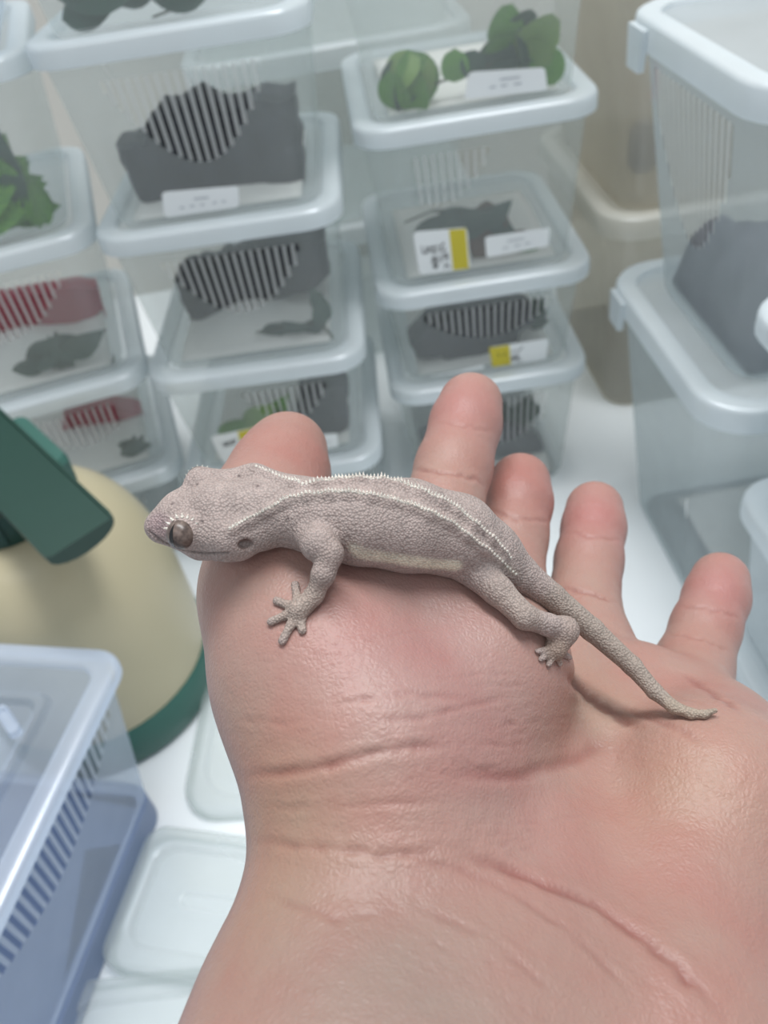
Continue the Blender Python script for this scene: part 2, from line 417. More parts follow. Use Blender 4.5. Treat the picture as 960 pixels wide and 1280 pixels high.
LL4, LL3, LL2, LL1, LL0 = stack(-.231, .512, .2, [
    ('storage_tub', 'bottom tub hidden behind the cream pressure sprayer', .10, {}),
    ('storage_tub', 'lower of two tubs with a red band, behind the sprayer', .19, dict(slot_mid=.02, slot_w=.05)),
    ('storage_tub', 'upper of two tubs with a red band, dark plant and white paper', .297, dict(slot_mid=.0, slot_w=.055)),
    ('storage_tub', 'tub full of bright green leaves above the red banded tubs', .40, dict(slots=False)),
    ('storage_tub', 'bluish tub with grey bark above the tub of bright green leaves', .51, dict(slots=False, mats=('bluewall', 'rib', 'base', 'bluerim', 'panel')))])
BG = dict(W=.26, D=.24, corner=.03, slots=False, taper=.014, lip=.018, mats=('beigewall', 'rib', 'beigewall', 'beigerim', 'beigewall'), group='beige tubs at the back')
B1, B2, B3 = stack(.345, .612, 0, [
    ('storage_tub', 'beige tub standing on the surface behind the wide tubs', .2, {}),
    ('storage_tub', 'beige tub with a red clip and grey card inside', .40, {}),
    ('storage_tub', 'topmost beige tub of the stack at the back', .58, {})], **BG)
C1, C2, C3 = stack(.02, .785, 0, [
    ('storage_tub', 'large tub at the foot of the stack seen between two tub stacks', .16, {}),
    ('storage_tub', 'middle large tub of the stack seen between two tub stacks', .32, {}),
    ('storage_tub', 'top large tub of the stack seen between two tub stacks', .48, {})], **dict(BG, mats=('wall', 'rib', 'wall', 'panel', 'panel'), group='large tubs at the back'))
TG = dict(W=.192, D=.25, corner=.03, taper=.022, lip=.016, latch=[-.06], group='wide tubs', mats=('hazewall', 'rib', 'hazewall', 'rim', 'panel'))
T2, T1 = stack(.188, .441, -math.pi / 2, [
    ('storage_tub', 'wide tub on the white surface, its lid carrying the tub of grey bark', .205, dict(slots=False)),
    ('storage_tub', 'wide tub holding dark grey bark, with vertical slits in its side', .372, dict(slot_mid=.0, slot_w=.066, slot_len=.62, period=.0075))], **TG)
SK = dict(W=.186, D=.16, slots=False, mats=('panel', 'rib', 'base', 'rim', 'rim'))
S1, S2 = stack(.201, .246, -math.pi / 2, [
    ('storage_tub', 'lowest white tub in the stack beside the little finger', .055, {}),
    ('storage_tub', 'middle white tub in the stack beside the little finger', .162, {})], **SK)
S3 = Tub('storage_tub', 'top white tub in the stack in front of the grey bark tub', .187, .246, .1625, -math.pi / 2, H=.1225, taper=.022, **SK)

# contents ----------------------------------------------------------
P_FAINT = [[(.42, .38), (.6, .38)], [(.22, .68), (.27, .68)], [(.36, .66), (.40, .66)], [(.5, .66), (.53, .66)], [(.66, .64), (.70, .64)], [(.78, .63), (.82, .63)]]
# L1: black bark
extruded('bark_hide', L1, [(124, 196), (136, 184), (178, 182), (180, 158), (196, 140), (222, 132), (250, 120), (268, 132), (300, 134), (330, 118), (352, 122), (384, 118), (391, 210), (330, 220), (262, 226), (192, 232), (150, 244), (136, 222)], .05, .035, M['slate'],
         'black bark hide lying low in the tub with the faintly printed sticker', 'bark hide', back_max=.05)
extruded('driftwood', L1, [(206, 226), (294, 208), (300, 216), (214, 238)], .03, .012, M['greybark'], 'small grey driftwood piece before the black bark hide', 'driftwood')
L1.sticker([(202, 240), (298, 232), (300, 262), (206, 272)], prints=P_FAINT)
paper(L1, 'white paper towel under the low black bark hide')
# L2
extruded('bark_hide', L2, [(216, 352), (232, 340), (262, 336), (300, 318), (345, 310), (380, 302), (412, 300), (416, 348), (392, 366), (330, 378), (270, 392), (228, 406)], .045, .03, M['slate'],
         'black bark hide leaning up to the lid above the grey-green vine', 'bark hide')
plant('artificial_vine', L2, [(345, 412, 40, 10), (372, 404, 42, -15), (395, 408, 38, 20), (360, 420, 40, 160), (412, 384, 46, 80, 'leafdark'), (418, 372, 40, 110, 'leafdark')], [[(320, 416), (350, 410), (400, 402), (430, 426)]], .035, 'leafgrey',
      'grey-green artificial vine lying before the leaning black bark hide')
paper(L2, 'white paper towel under the grey-green vine', hump=.02)
# L3
plant('artificial_plant', L3, [(300, 532, 60, 10, 'leaf'), (325, 520, 56, 30, 'leaflime'), (345, 508, 50, 40, 'leaf'), (290, 545, 40, 0, 'leaflime'), (350, 528, 50, -10, 'leafdark')], [[(275, 545), (310, 530), (350, 512)]], .04, 'leaf',
      'lime green artificial plant in the tub behind the thumb tip')
extruded('bark_hide', L3, [(372, 500), (400, 486), (444, 480), (446, 536), (425, 548), (376, 552)], .045, .03, M['slate'], 'black bark piece in the tub behind the thumb tip', 'bark hide')
HW = [[(.12, .34), (.12, .48), (.17, .5)], [(.2, .36), (.2, .5), (.26, .36), (.26, .48)], [(.3, .38), (.36, .36), (.3, .5), (.38, .48)], [(.42, .34), (.42, .48)], [(.46, .4), (.54, .3)], [(.46, .48), (.56, .44)],
      [(.28, .64), (.38, .6)], [(.26, .72), (.42, .68)], [(.33, .64), (.33, .8)], [(.28, .82), (.38, .78), (.34, .88), (.28, .82)], [(.46, .58), (.46, .74)], [(.5, .58), (.58, .56), (.58, .7)], [(.5, .66), (.58, .64)], [(.5, .9), (.54, .8), (.6, .9)]]
L3.sticker([(246, 548), (318, 534), (322, 572), (252, 584)], yellow=(.62, .98), marks=[[(.2, .32), (.55, .26)], [(.2, .4), (.5, .36)], [(.28, .28), (.28, .42)], [(.45, .25), (.45, .4)], [(.55, .6), (.62, .72)], [(.6, .56), (.52, .76)]])
L3.sticker([(398, 545), (430, 540), (436, 556), (402, 562)], prints=[[(.2, .5), (.6, .5)]])
paper(L3, 'white paper towel in the tub behind the thumb tip')
# L0
plant('artificial_plant', L0, [(150, 34, 130, 14), (240, 6, 90, 10), (190, 14, 70, 35), (120, 40, 60, 5)], [[(190, 22), (230, 6), (262, -14)]], .045, 'leafdark', 'pointed dark green leaves in the topmost tub above black bark', tilt=.3)
# LL
plant('artificial_plant', LL1, [(30, 240, 130, 20), (70, 258, 130, -10), (40, 280, 130, 5), (92, 236, 100, 60, 'leaf'), (10, 250, 110, 70, 'leafdark'), (96, 262, 110, 10), (60, 240, 120, 120), (20, 290, 120, -15), (80, 285, 110, 20), (104, 270, 60, 30), (112, 250, 60, 80), (98, 236, 60, 100), (108, 285, 60, 0), (90, 262, 70, 50)], [[(0, 290), (50, 270), (110, 240)]], .04, 'leaf', 'bright green broad leaves filling a tub')
extruded('red_tray', LL2, [(-60, 392), (0, 374), (100, 356), (156, 350), (162, 392), (90, 408), (0, 432), (-60, 446)], .03, .02, M['red'], 'red plastic tray standing in the upper red banded tub', 'tray', jag=.0002)
plant('artificial_plant', LL2, [(60, 440, 60, 20), (90, 432, 60, -20), (75, 450, 50, 70), (40, 452, 50, 10), (110, 425, 60, 15), (85, 462, 50, 100)], [[(30, 455), (80, 440), (140, 410)], [(140, 468), (160, 456), (176, 434)]], .022, 'leafgrey', 'dark grey-green plant under the red tray')
paper(LL2, 'white paper towel in the upper red banded tub', hump=.016)
extruded('red_tray', LL3, [(80, 516), (150, 508), (206, 504), (214, 526), (150, 540), (80, 548)], .03, .02, M['red'], 'red plastic tray standing in the lower red banded tub', 'tray', jag=.0002)
plant('artificial_plant', LL3, [(165, 556, 40, 30), (180, 566, 40, -20), (172, 575, 34, 60)], [[(160, 550), (180, 570)]], .022, 'leafgrey', 'grey leaf sprig under the lower red tray')
paper(LL3, 'white paper towel in the lower red banded tub')
extruded('bark_hide', LL0, [(-50, 60), (0, 52), (34, 46), (52, 70), (56, 100), (0, 112), (-50, 116)], .05, .04, M['greybark'], 'grey bark in the bluish tub', 'bark hide')
# R0 round-leaved plant
plant('artificial_plant', R0, [(484, 112, 50, 60, 'leafdark'), (478, 118, 44, 110, 'leaf'), (506, 92, 46, 40), (516, 120, 62, 92, 'leaf'), (528, 98, 46, 70), (504, 134, 40, 90, 'leafdark'), (522, 134, 44, 95, 'leaf'), (568, 82, 34, 85, 'leaf'),
      (590, 80, 30, 120, 'leafdark'), (628, 32, 44, 60, 'leaf'), (652, 28, 34, 20, 'leafdark'), (672, 42, 54, 20), (632, 60, 54, 10, 'leaf'), (654, 66, 48, 100, 'leafdark'), (624, 78, 50, 80, 'leafdark'), (684, 94, 44, 80, 'leaf'), (640, 86, 50, 170, 'leafdark'), (666, 70, 44, 140)],
      [[(500, 125), (540, 106), (575, 94), (620, 78), (650, 60)]], .05, 'leaflime', 'round-leaved green artificial plant in the tub with a single white sticker', pointed=False, tilt=.9)
R0.sticker([(586, 90), (681, 84), (684, 118), (580, 124)], prints=[[(.42, .36), (.66, .32)], [(.3, .64), (.36, .62)], [(.44, .62), (.5, .6)], [(.6, .6), (.68, .58)]])
paper(R0, 'white paper towel under the round-leaved plant', y1=.16)
# R1
extruded('bark_hide', R1, [(588, 286), (620, 268), (640, 282), (632, 304), (668, 312), (650, 326), (590, 338)], .04, .03, M['brown'], 'brown cork bark between the two stickers', 'bark hide')
plant('artificial_plant', R1, [(540, 278, 50, 22), (568, 272, 54, 10), (596, 266, 60, 0), (618, 266, 50, 30), (626, 284, 40, -30), (590, 280, 60, 10), (660, 318, 26, 0, 'leaf')], [[(506, 278), (540, 264), (600, 262), (636, 254)]], .03, 'leafgrey', 'grey-green leaf spray above the brown cork bark')
R1.sticker([(502, 292), (584, 284), (588, 336), (508, 346)], yellow=(.66, .97), marks=HW)
R1.sticker([(606, 296), (696, 283), (699, 305), (608, 322)], prints=[[(.35, .36), (.6, .34)], [(.28, .68), (.34, .67)], [(.46, .66), (.54, .65)], [(.62, .64), (.7, .63)]])
paper(R1, 'white paper towel under the brown cork bark', hump=.006)
# R2
extruded('bark_hide', R2, [(508, 432), (530, 414), (560, 396), (600, 388), (660, 384), (672, 402), (640, 424), (646, 446), (610, 456), (560, 462), (548, 448), (514, 452)], .045, .03, M['slate'], 'black bark hide in the low tub with the yellow-ended sticker', 'bark hide')
plant('artificial_plant', R2, [(662, 392, 40, 20), (684, 384, 40, 50), (690, 400, 36, 80), (700, 386, 40, 100), (672, 402, 30, 0)], [[(640, 400), (700, 384)]], .045, 'leafdark', 'dark green leaves in the low tub with the yellow-ended sticker')
R2.sticker([(611, 434), (690, 422), (692, 466), (616, 477)], yellow=(.0, .34), marks=[[(.14, .34), (.15, .5)], [(.24, .36), (.26, .46), (.22, .46)], [(.36, .38), (.46, .34)], [(.48, .4), (.56, .2)], [(.36, .62), (.48, .58)], [(.34, .7), (.5, .66)], [(.4, .6), (.4, .76)], [(.47, .58), (.47, .8)], [(.36, .84), (.44, .78)], [(.46, .9), (.54, .8)]])
R2.sticker([(520, 474), (604, 456), (606, 476), (524, 494)], prints=[[(.3, .5), (.6, .5)]])
paper(R2, 'white paper towel in the low tub with the yellow-ended sticker', hump=.006)
# R3
extruded('bark_hide', R3, [(500, 560), (560, 540), (640, 548), (706, 558), (708, 568), (650, 570), (600, 578), (500, 590)], .05, .03, M['greybark'], 'flat grey bark slab in the tub behind the fingertips', 'bark hide')
plant('artificial_plant', R3, [(660, 520, 46, 20), (680, 512, 44, 60), (640, 512, 50, 0), (625, 520, 46, 100), (600, 516, 46, 80), (690, 506, 40, 100)], [[(600, 525), (690, 508)]], .045, 'leafdark', 'dark green leaves in the tub behind the fingertips')
paper(R3, 'white paper towel in the tub behind the fingertips', y1=.05, hump=.004)
# T1 bark: a heap of two rough slabs, seen through the side and the slits
def rough_block(name, tub, x0, x1, y0, y1, z0, z1, m, label, seed, cat='bark hide'):
    n, mm = 18, 14; V, Fc = [], []; g = np.random.default_rng(seed); ph = g.uniform(0, 6, 6)
    cx, cy = (x0 + x1) / 2, (y0 + y1) / 2
    for i in range(n + 1):
        for j in range(mm + 1):
            a, b = i / n, j / mm
            e = min(1, min(a, 1 - a, b, 1 - b) * 6); h = z0 + (z1 - z0) * (e ** .4) * (.78 + .12 * math.sin(9 * a + ph[0]) * math.sin(7 * b + ph[1]) + .1 * g.random())
            V.append((x0 + (x1 - x0) * a - cx, y0 + (y1 - y0) * b - cy, h - z0))
    o = (n + 1) * (mm + 1); V += [(p[0], p[1], 0) for p in V]
    for i in range(n):
        for j in range(mm):
            k = i * (mm + 1) + j; q = (k, k + mm + 1, k + mm + 2, k + 1); Fc += [q, tuple(o + t for t in q[::-1])]
    for i in range(n):
        for j, r in ((0, 1), (mm, -1)):
            k = i * (mm + 1) + j; q = (k, k + o, k + o + mm + 1, k + mm + 1); Fc.append(q if r > 0 else q[::-1])
    for j in range(mm):
        for i in (0, n):
            k = i * (mm + 1) + j; Fc.append((k, k + 1, k + 1 + o, k + o))
    ob = mesh_obj(name, V, Fc, m, sharp=30); ob.location = tub.world((cx, cy, z0)); ob.rotation_euler = (0, 0, tub.yaw)
    return tag(ob, label, cat)
rough_block('bark_hide', T1, -.06, .06, .036, .128, .003, .062, M['greybark'], 'long dark grey bark beside the slit side of the wide tub', 3)
rough_block('bark_hide', T1, -.05, .05, .135, .19, .003, .09, M['slate'], 'tall black bark at the far side of the wide tub', 5)
T2.sticker([(858, 628), (870, 640), (884, 682), (870, 670)], prints=[[(.2, .4), (.7, .4)], [(.3, .65), (.6, .65)]])
paper(T2, 'white paper towel on the bottom of the lower wide tub', x0=-.05, x1=.05, y0=.06, y1=.17, hump=.001)
rough_block('paper_towel', S3, -.045, .045, .046, .112, .003, .02, M['paper'], 'white folded paper towel in the top tub beside the little finger', 11, 'paper towel')
# B2: red clip and grey card
def small_box(name, tub, px0, px1, py0, py1, back, thick, m, label, cat):
    a, b = tub.pix(px0, py1, back), tub.pix(px1, py0, back)
    x0, x1 = sorted((a[0], b[0])); z0, z1 = sorted((a[2], b[2]))
    bm = bmesh.new(); bmesh.ops.create_cube(bm, size=1); bmesh.ops.scale(bm, vec=(x1 - x0, thick, z1 - z0), verts=bm.verts)
    bmesh.ops.bevel(bm, geom=bm.edges[:], offset=min(x1 - x0, thick, z1 - z0) * .2, segments=2, affect='EDGES')
    me = bpy.data.meshes.new(name); bm.to_mesh(me); bm.free(); me.materials.append(m)
    o = bpy.data.objects.new(name, me); COL.objects.link(o); o.location = tub.world(((x0 + x1) / 2, back, (z0 + z1) / 2)); o.rotation_euler = (0, 0, tub.yaw)
    return tag(o, label, cat)
small_box('red_clip', B2, 815, 823, 78, 124, .03, .008, M['redbit'], 'red clip in the beige tub at the back', 'clip')
small_box('grey_card', B2, 786, 822, 150, 216, .04, .02, M['greyplate'], 'grey card box in the beige tub at the back', 'card box')

# ------------------------------------------------------------------ pressure sprayer
def lathe(name, prof, m, parent=None, n=48, cap=True):
    loops = [[(r * math.cos(2 * math.pi * k / n), r * math.sin(2 * math.pi * k / n), z) for k in range(n)] for r, z in prof]
    v, f = loft(loops, capb=cap, capt=cap)
    return mesh_obj(name, v, f, m, parent, sharp=40)
spr = tag(empty('pressure_sprayer', (-.228, .402, 0)), 'cream pressure sprayer with dark green lever and green base ring', 'sprayer')
ring = [(.076, 0), (.081, .002), (.083, .006), (.083, .034), (.081, .0365), (.074, .037)]
lathe('base_ring', ring, M['green2'], spr)
dome = [(.072, .036), (.0805, .037), (.081, .06), (.0805, .09)] + [(.026 + .0545 * math.cos(t) ** .8, .09 + .095 * math.sin(t)) for t in [math.pi / 2 * k / 12 for k in range(1, 12)]] + [(.026, .186)]
lathe('tank', dome, M['cream'], spr)
col = [(.024, .180), (.036, .181), (.038, .186), (.038, .206), (.034, .210), (.022, .211)]
cl = lathe('collar', col, M['green'], spr)
for k in range(18):
    t = 2 * math.pi * k / 18; v, f = box_verts(.0375, .0395, -.0025, .0025, .187, .205)
    c_, s_ = math.cos(t), math.sin(t); v = [(x * c_ - y * s_, x * s_ + y * c_, z) for x, y, z in v]
    mesh_obj('grip_rib', v, f, M['green'], cl, smooth=False)
lathe('pump_neck', [(.018, .205), (.021, .206), (.020, .228), (.012, .230)], M['green'], spr)
# lever: a broad bar with a rounded end, from the pixels it covers at its own height above the tank
def lever():
    o = np.array([-.228, .402, 0])
    a = np.array([-.012, .026, .236]); b = at_z(101, 672, .216) - o
    ax = (b - a) / np.linalg.norm(b - a); side = np.cross(ax, [0, 0, 1]); side /= np.linalg.norm(side); up = np.cross(side, ax)
    L_ = np.linalg.norm(b - a); hw = .0205; th = .011; loops = []
    # cross-section: flat top, raised thin edges, half-round belly
    sec = [(-hw, 0), (-hw, .0015), (-hw + .0015, .0015), (-hw + .0018, 0), (hw - .0018, 0), (hw - .0015, .0015), (hw, .0015), (hw, 0)] + \
          [(hw * math.cos(math.pi * k / 10), -.002 - th * math.sin(math.pi * k / 10)) for k in range(11)]
    for t, sc in ((0, .95), (.02, 1), (.3, 1), (.6, 1), (.97, 1), (1, .97)):
        loops.append([a + ax * (L_ * t) + side * (x * sc) + up * (z * sc) for x, z in sec])
    v, f = loft(loops, capb=True, capt=True)
    lv = mesh_obj('lever', v, f, M['green'], spr, sharp=35)
    # grip block behind the lever
    return a, b, ax, side, up
a, b, ax, side, up = lever()
c0 = a + ax * .045 - up * .006 + side * -.016
pts = [(-.03, -.012), (.03, -.012), (.03, .012), (-.03, .012)]
lp = []
for dz, sc in ((-.02, .9), (-.016, 1), (.002, 1), (.005, .9)):
    lp.append([c0 + ax * (q[0] * sc) + side * (q[1] * sc) + up * dz for q in [(p[0], p[1]) for p in rrect(.028, .013, .006, 3)]])
v, f = loft(lp, capb=True, capt=True); mesh_obj('pump_block', v, f, M['green2'], spr, sharp=40)

# ------------------------------------------------------------------ front tub, blue slab, clear lids on the white surface
yawF = -.28
cF = np.array([-.155, .302]); e1 = np.array([math.cos(yawF), math.sin(yawF)]); e2 = np.array([-math.sin(yawF), math.cos(yawF)])
# the slit side of this tub looks right: its front (local -y) is turned to +x
yf = yawF + math.pi / 2; Wf, Df = .2, .17
fmid = cF - e2 * (Wf / 2)
F1 = Tub('storage_tub', 'cool clear empty tub with embossed lid on the blue slab', fmid[0], fmid[1], .026, yf, W=Wf, D=Df, H=.124, corner=.014, slots=True,
         slot_w=.085, slot_len=.34, period=.0062, taper=.014, mats=('bluewall', 'bluerib', 'bluewall', 'bluerim', 'bluewall'), emboss=True, lip=.008, group=None)
# four raised slots of the embossed lid
for (lx, ly, rz) in ((.052, .05, .9), (.03, .085, 0), (.058, .085, 0), (-.03, .085, 0)):
    ps = rrect(.011, .003, .0028, 4); c_, s_ = math.cos(rz), math.sin(rz)
    lp = [[(lx + (x * k_) * c_ - (y * k_) * s_, ly + (x * k_) * s_ + (y * k_) * c_, .1195 + dz) for x, y in ps] for k_, dz in ((1.15, -.001), (1.0, .003), (.8, .003), (.7, .001))]
    v, f = loft(lp, capt=True); mesh_obj('vent_boss', v, f, M['bluerim'], F1.lid, sharp=40)
def slab(name, cx, cy, hx, hy, z0, z1, yaw, corner, m, label, cat, bevel=.002):
    lp = []
    for ins, z in ((bevel, z0), (0, z0 + bevel), (0, z1 - bevel), (bevel, z1)):
        lp.append([(x, y, z - z0) for x, y in rrect(hx - ins, hy - ins, corner)])
    v, f = loft(lp, capb=True, capt=True); o = mesh_obj(name, v, f, m, sharp=40); o.location = (cx, cy, z0); o.rotation_euler = (0, 0, yaw)
    return tag(o, label, cat)
sc_ = cF - e1 * .105 - e2 * .118
slab('blue_slab', sc_[0], sc_[1], .085, .102, 0, .026, yawF, .016, M['blue'], 'thick blue slab under the cool clear tub', 'slab')

def flat_lid(label, cx, cy, hx, hy, yaw, corner=.02, h=.012, z0=0.0):
    r = tag(empty('clear_lid', (cx, cy, z0), yaw), label, 'lid')
    def lp(i, z, c=corner): return [(x, y, z) for x, y in rrect(hx - i, hy - i, c)]
    v, f = loft([lp(.003, .0004), lp(0, .0004), lp(0, h - .003), lp(.001, h - .001), lp(.004, h), lp(.011, h), lp(.0125, h - .001), lp(.014, h - .005)])
    mesh_obj('rim', v, f, M['clearlid'], r, sharp=45)
    v, f = loft([lp(.014, h - .005), lp(.032, h - .005, corner * .8), lp(.034, h - .003, corner * .8), lp(.037, h - .003, corner * .7), lp(.039, h - .005, corner * .7)], capt=True)
    mesh_obj('panel', v, f, M['clearlid'], r, sharp=45)
    return r
flat_lid('clear flat lid lying under the wrist beside the sprayer base', -.078, .335, .08, .07, -.12, corner=.024)
flat_lid('narrow clear lid lying beside the blue slab', -.135, .213, .062, .042, -.3, corner=.012, h=.016)
flat_lid('frosted lid lying in front of the narrow lid and blue slab', -.17, .11, .075, .072, -.05, corner=.026, h=.014)

# ------------------------------------------------------------------ hand and gecko: smooth distance fields in camera-axis centimetres
ZC = np.array([-math.sin(ROLL) * math.cos(PITCH), -math.cos(ROLL) * math.cos(PITCH), -math.sin(PITCH)])   # world up seen from the camera
AX = np.array([Xv, Yv, Fv])
def c3(px, py, d): return np.array([(px - 480) / FPX * d, (py - 640) / FPX * d, d])
def to_world(P): return CAM + (P @ AX) * .01
class Field:
    def __init__(s): s.prims = []
    def cone(s, a, ra, b, rb, k=.3, sub=False): s.prims.append(('c', np.array(a, float), ra, np.array(b, float), rb, k, sub)); return s
    def chain(s, pts, k=.3):
        for p, q in zip(pts[:-1], pts[1:]): s.cone(p[0], p[1], q[0], q[1], k)
        return s
    def ell(s, c, axes, rad, k=.3, sub=False): s.prims.append(('e', np.array(c, float), np.array(axes, float), np.array(rad, float), None, k, sub)); return s
    @staticmethod
    def dist(p, P):
        if p[0] == 'c':
            _, a, ra, b, rb, _, _ = p; ba = b - a; l2 = ba @ ba; rr = ra - rb; a2 = max(l2 - rr * rr, 1e-9); il2 = 1 / l2
            pa = P - a; y = pa @ ba; z = y - l2; x2 = ((pa * l2 - y[..., None] * ba) ** 2).sum(-1); y2 = y * y * l2; z2 = z * z * l2
            k = math.copysign(1, rr) * rr * rr * x2 if rr else 0 * x2
            o = (np.sqrt(x2 * a2 * il2) + y * rr) * il2 - ra
            c1 = np.sign(z) * a2 * z2 > k; c2 = np.sign(y) * a2 * y2 < k
            o = np.where(c2, np.sqrt(x2 + y2) * il2 - ra, o); o = np.where(c1, np.sqrt(x2 + z2) * il2 - rb, o)
            return o
        _, c, axs, rad, _, _, _ = p
        q = (P - c) @ axs.T; k0 = np.sqrt(((q / rad) ** 2).sum(-1)); k1 = np.sqrt(((q / rad ** 2) ** 2).sum(-1)) + 1e-9
        return k0 * (k0 - 1) / k1
    @staticmethod
    def blend(d, e, k, sub):
        if sub:
            h = np.clip(.5 - .5 * (d + e) / k, 0, 1); return d + (-e - d) * h + k * h * (1 - h)
        h = np.maximum(k - np.abs(d - e), 0) / k; return np.minimum(d, e) - h * h * k * .25
    def __call__(s, P):
        d = np.full(P.shape[:-1], 9.0)
        for p in s.prims: d = s.blend(d, s.dist(p, P), p[5], p[6])
        return d
    def volume(s, lo, hi, h):
        n = np.ceil((np.array(hi) - lo) / h).astype(int) + 1; ax = [np.float32(lo[i]) + np.arange(n[i], dtype=np.float32) * np.float32(h) for i in range(3)]
        vol = np.full(n, 9.0, dtype=np.float32)
        for p in s.prims:
            if p[0] == 'c': mn = np.minimum(p[1] - p[2], p[3] - p[4]); mx = np.maximum(p[1] + p[2], p[3] + p[4])
            else: mn = p[1] - p[3].max(); mx = p[1] + p[3].max()
            m = p[5] + 4 * h; i0 = np.clip(((mn - m - lo) / h).astype(int), 0, n); i1 = np.clip(((mx + m - lo) / h).astype(int) + 2, 0, n)
            if (i1 <= i0).any(): continue
            sl = tuple(slice(a, b) for a, b in zip(i0, i1))
            G = np.stack(np.meshgrid(*[ax[i][sl[i]] for i in range(3)], indexing='ij'), -1)
            vol[sl] = s.blend(vol[sl], s.dist(p, G).astype(np.float32), p[5], p[6])
        return vol
    def march(s, px, py, d0, d1, step=.04):
        """first surface point on the pixel's ray"""
        d = np.arange(d0, d1, step); P = np.stack([(px - 480) / FPX * d, (py - 640) / FPX * d, d], -1); v = s(P); i = np.where(v < 0)[0]
        if not len(i): i = [int(np.argmin(v))]
        return P[i[0]]
    def march_many(s, pix, d0, d1, n=200):
        d = np.linspace(d0, d1, n); q = np.array(pix); P = np.stack([(q[:, :1] - 480) / FPX * d, (q[:, 1:] - 640) / FPX * d, np.tile(d, (len(q), 1))], -1)
        v = s(P); return [P[i, np.argmax(v[i] < 0) if (v[i] < 0).any() else np.argmin(v[i])] for i in range(len(q))]
    def grad(s, p):
        e = .02; g = np.array([s(np.array([p + e * v]))[0] - s(np.array([p - e * v]))[0] for v in np.eye(3)]); return g / (np.linalg.norm(g) + 1e-9)
def surface_nets(v, lo, h):
    s_ = v < 0; n = np.array(v.shape); c = [(i, j, k) for i in (0, 1) for j in (0, 1) for k in (0, 1)]
    cnt = sum(s_[i:n[0] - 1 + i, j:n[1] - 1 + j, k:n[2] - 1 + k].astype(np.uint8) for i, j, k in c)
    act = (cnt > 0) & (cnt < 8); ci = np.argwhere(act); idx = np.full(act.shape, -1, np.int32); idx[act] = np.arange(len(ci))
    acc = np.zeros((len(ci), 3)); num = np.zeros(len(ci))
    vals = {q: v[ci[:, 0] + q[0], ci[:, 1] + q[1], ci[:, 2] + q[2]] for q in c}
    for a in c:
        for ax in range(3):
            if a[ax]: continue
            b = list(a); b[ax] = 1; b = tuple(b); va, vb = vals[a], vals[b]; m = (va < 0) != (vb < 0)
            t = np.where(m, va / np.where(m, va - vb, 1), 0); p = np.tile(np.array(a, float), (len(ci), 1)); p[:, ax] = t
            acc[m] += p[m]; num[m] += 1
    V = np.array(lo) + (ci + acc / num[:, None]) * h
    Q = []
    for ax in range(3):
        u_, w_ = (ax + 1) % 3, (ax + 2) % 3
        sl0 = [slice(1, -1)] * 3; sl1 = [slice(1, -1)] * 3; sl0[ax] = slice(0, -1); sl1[ax] = slice(1, None)
        A, B = s_[tuple(sl0)], s_[tuple(sl1)]; e = np.argwhere(A != B); inside = A[tuple(e.T)]
        g = e + 1; g[:, ax] -= 1
        def cell(du, dw):
            q = g.copy(); q[:, u_] += du; q[:, w_] += dw; return idx[tuple(q.T)]
        q = np.stack([cell(-1, -1), cell(0, -1), cell(0, 0), cell(-1, 0)], -1); q[~inside] = q[~inside][:, ::-1]; Q.append(q)
    return V, np.concatenate(Q)
def smooth(V, Q, it, lam=.5):
    E_ = np.concatenate([Q[:, [0, 1]], Q[:, [1, 2]], Q[:, [2, 3]], Q[:, [3, 0]]]); deg = np.bincount(E_.ravel(), minlength=len(V))[:, None]
    for k in range(it):
        for l_ in (lam, -lam * 1.04):
            S = np.stack([np.bincount(E_[:, 0], V[E_[:, 1], i], len(V)) + np.bincount(E_[:, 1], V[E_[:, 0], i], len(V)) for i in range(3)], -1)
            V = V + l_ * (S / deg - V)
    return V
def normals(V, Q):
    fn = np.cross(V[Q[:, 2]] - V[Q[:, 0]], V[Q[:, 3]] - V[Q[:, 1]]); N = np.zeros_like(V)
    for k in range(4): np.add.at(N, Q[:, k], fn)
    return N / (np.linalg.norm(N, axis=1)[:, None] + 1e-12)
def seg_dist(V, pts):
    """distance of each vertex to a polyline and the position 0..1 along it"""
    best = np.full(len(V), 9e9); tt = np.zeros(len(V)); n = len(pts) - 1
    for i in range(n):
        a, b = pts[i], pts[i + 1]; ab = b - a; t = np.clip(((V - a) @ ab) / (ab @ ab + 1e-9), 0, 1); d = np.linalg.norm(V - a - t[:, None] * ab, axis=1)
        m = d < best; best[m] = d[m]; tt[m] = (i + t[m]) / n
    return best, tt
def color_attr(o, rgb):
    at = o.data.color_attributes.new('tint', 'FLOAT_COLOR', 'POINT'); c = np.ones((len(rgb), 4), np.float32); c[:, :3] = rgb; at.data.foreach_set('color', c.ravel())
def L3c(c): return np.array(lin(c)[:3])

# ---- hand
H = Field()
H.chain([(c3(392, 1420, 10.6), 2.2), (c3(440, 1270, 12.0), 2.1), (c3(484, 1110, 13.6), 2.1)], .8)
H.chain([(c3(700, 1500, 10.8), 2.3), (c3(800, 1330, 12.2), 2.2), (c3(830, 1180, 13.8), 2.1)], .8)
H.chain([(c3(520, 1440, 10.4), 2.2), (c3(600, 1290, 12.0), 2.1), (c3(650, 1130, 13.9), 1.9)], .8)
H.chain([(c3(850, 1140, 14.1), 2.0), (c3(885, 1010, 15.2), 1.9), (c3(890, 950, 16.6), 1.45), (c3(866, 898, 17.8), 1.2)], .7)
H.chain([(c3(650, 1130, 14.2), 1.8), (c3(720, 960, 16.6), 1.4), (c3(790, 868, 18.0), 1.2)], .8)
H.chain([(c3(600, 1100, 14.3), 1.7), (c3(660, 930, 16.8), 1.4), (c3(700, 838, 18.0), 1.2)], .8)
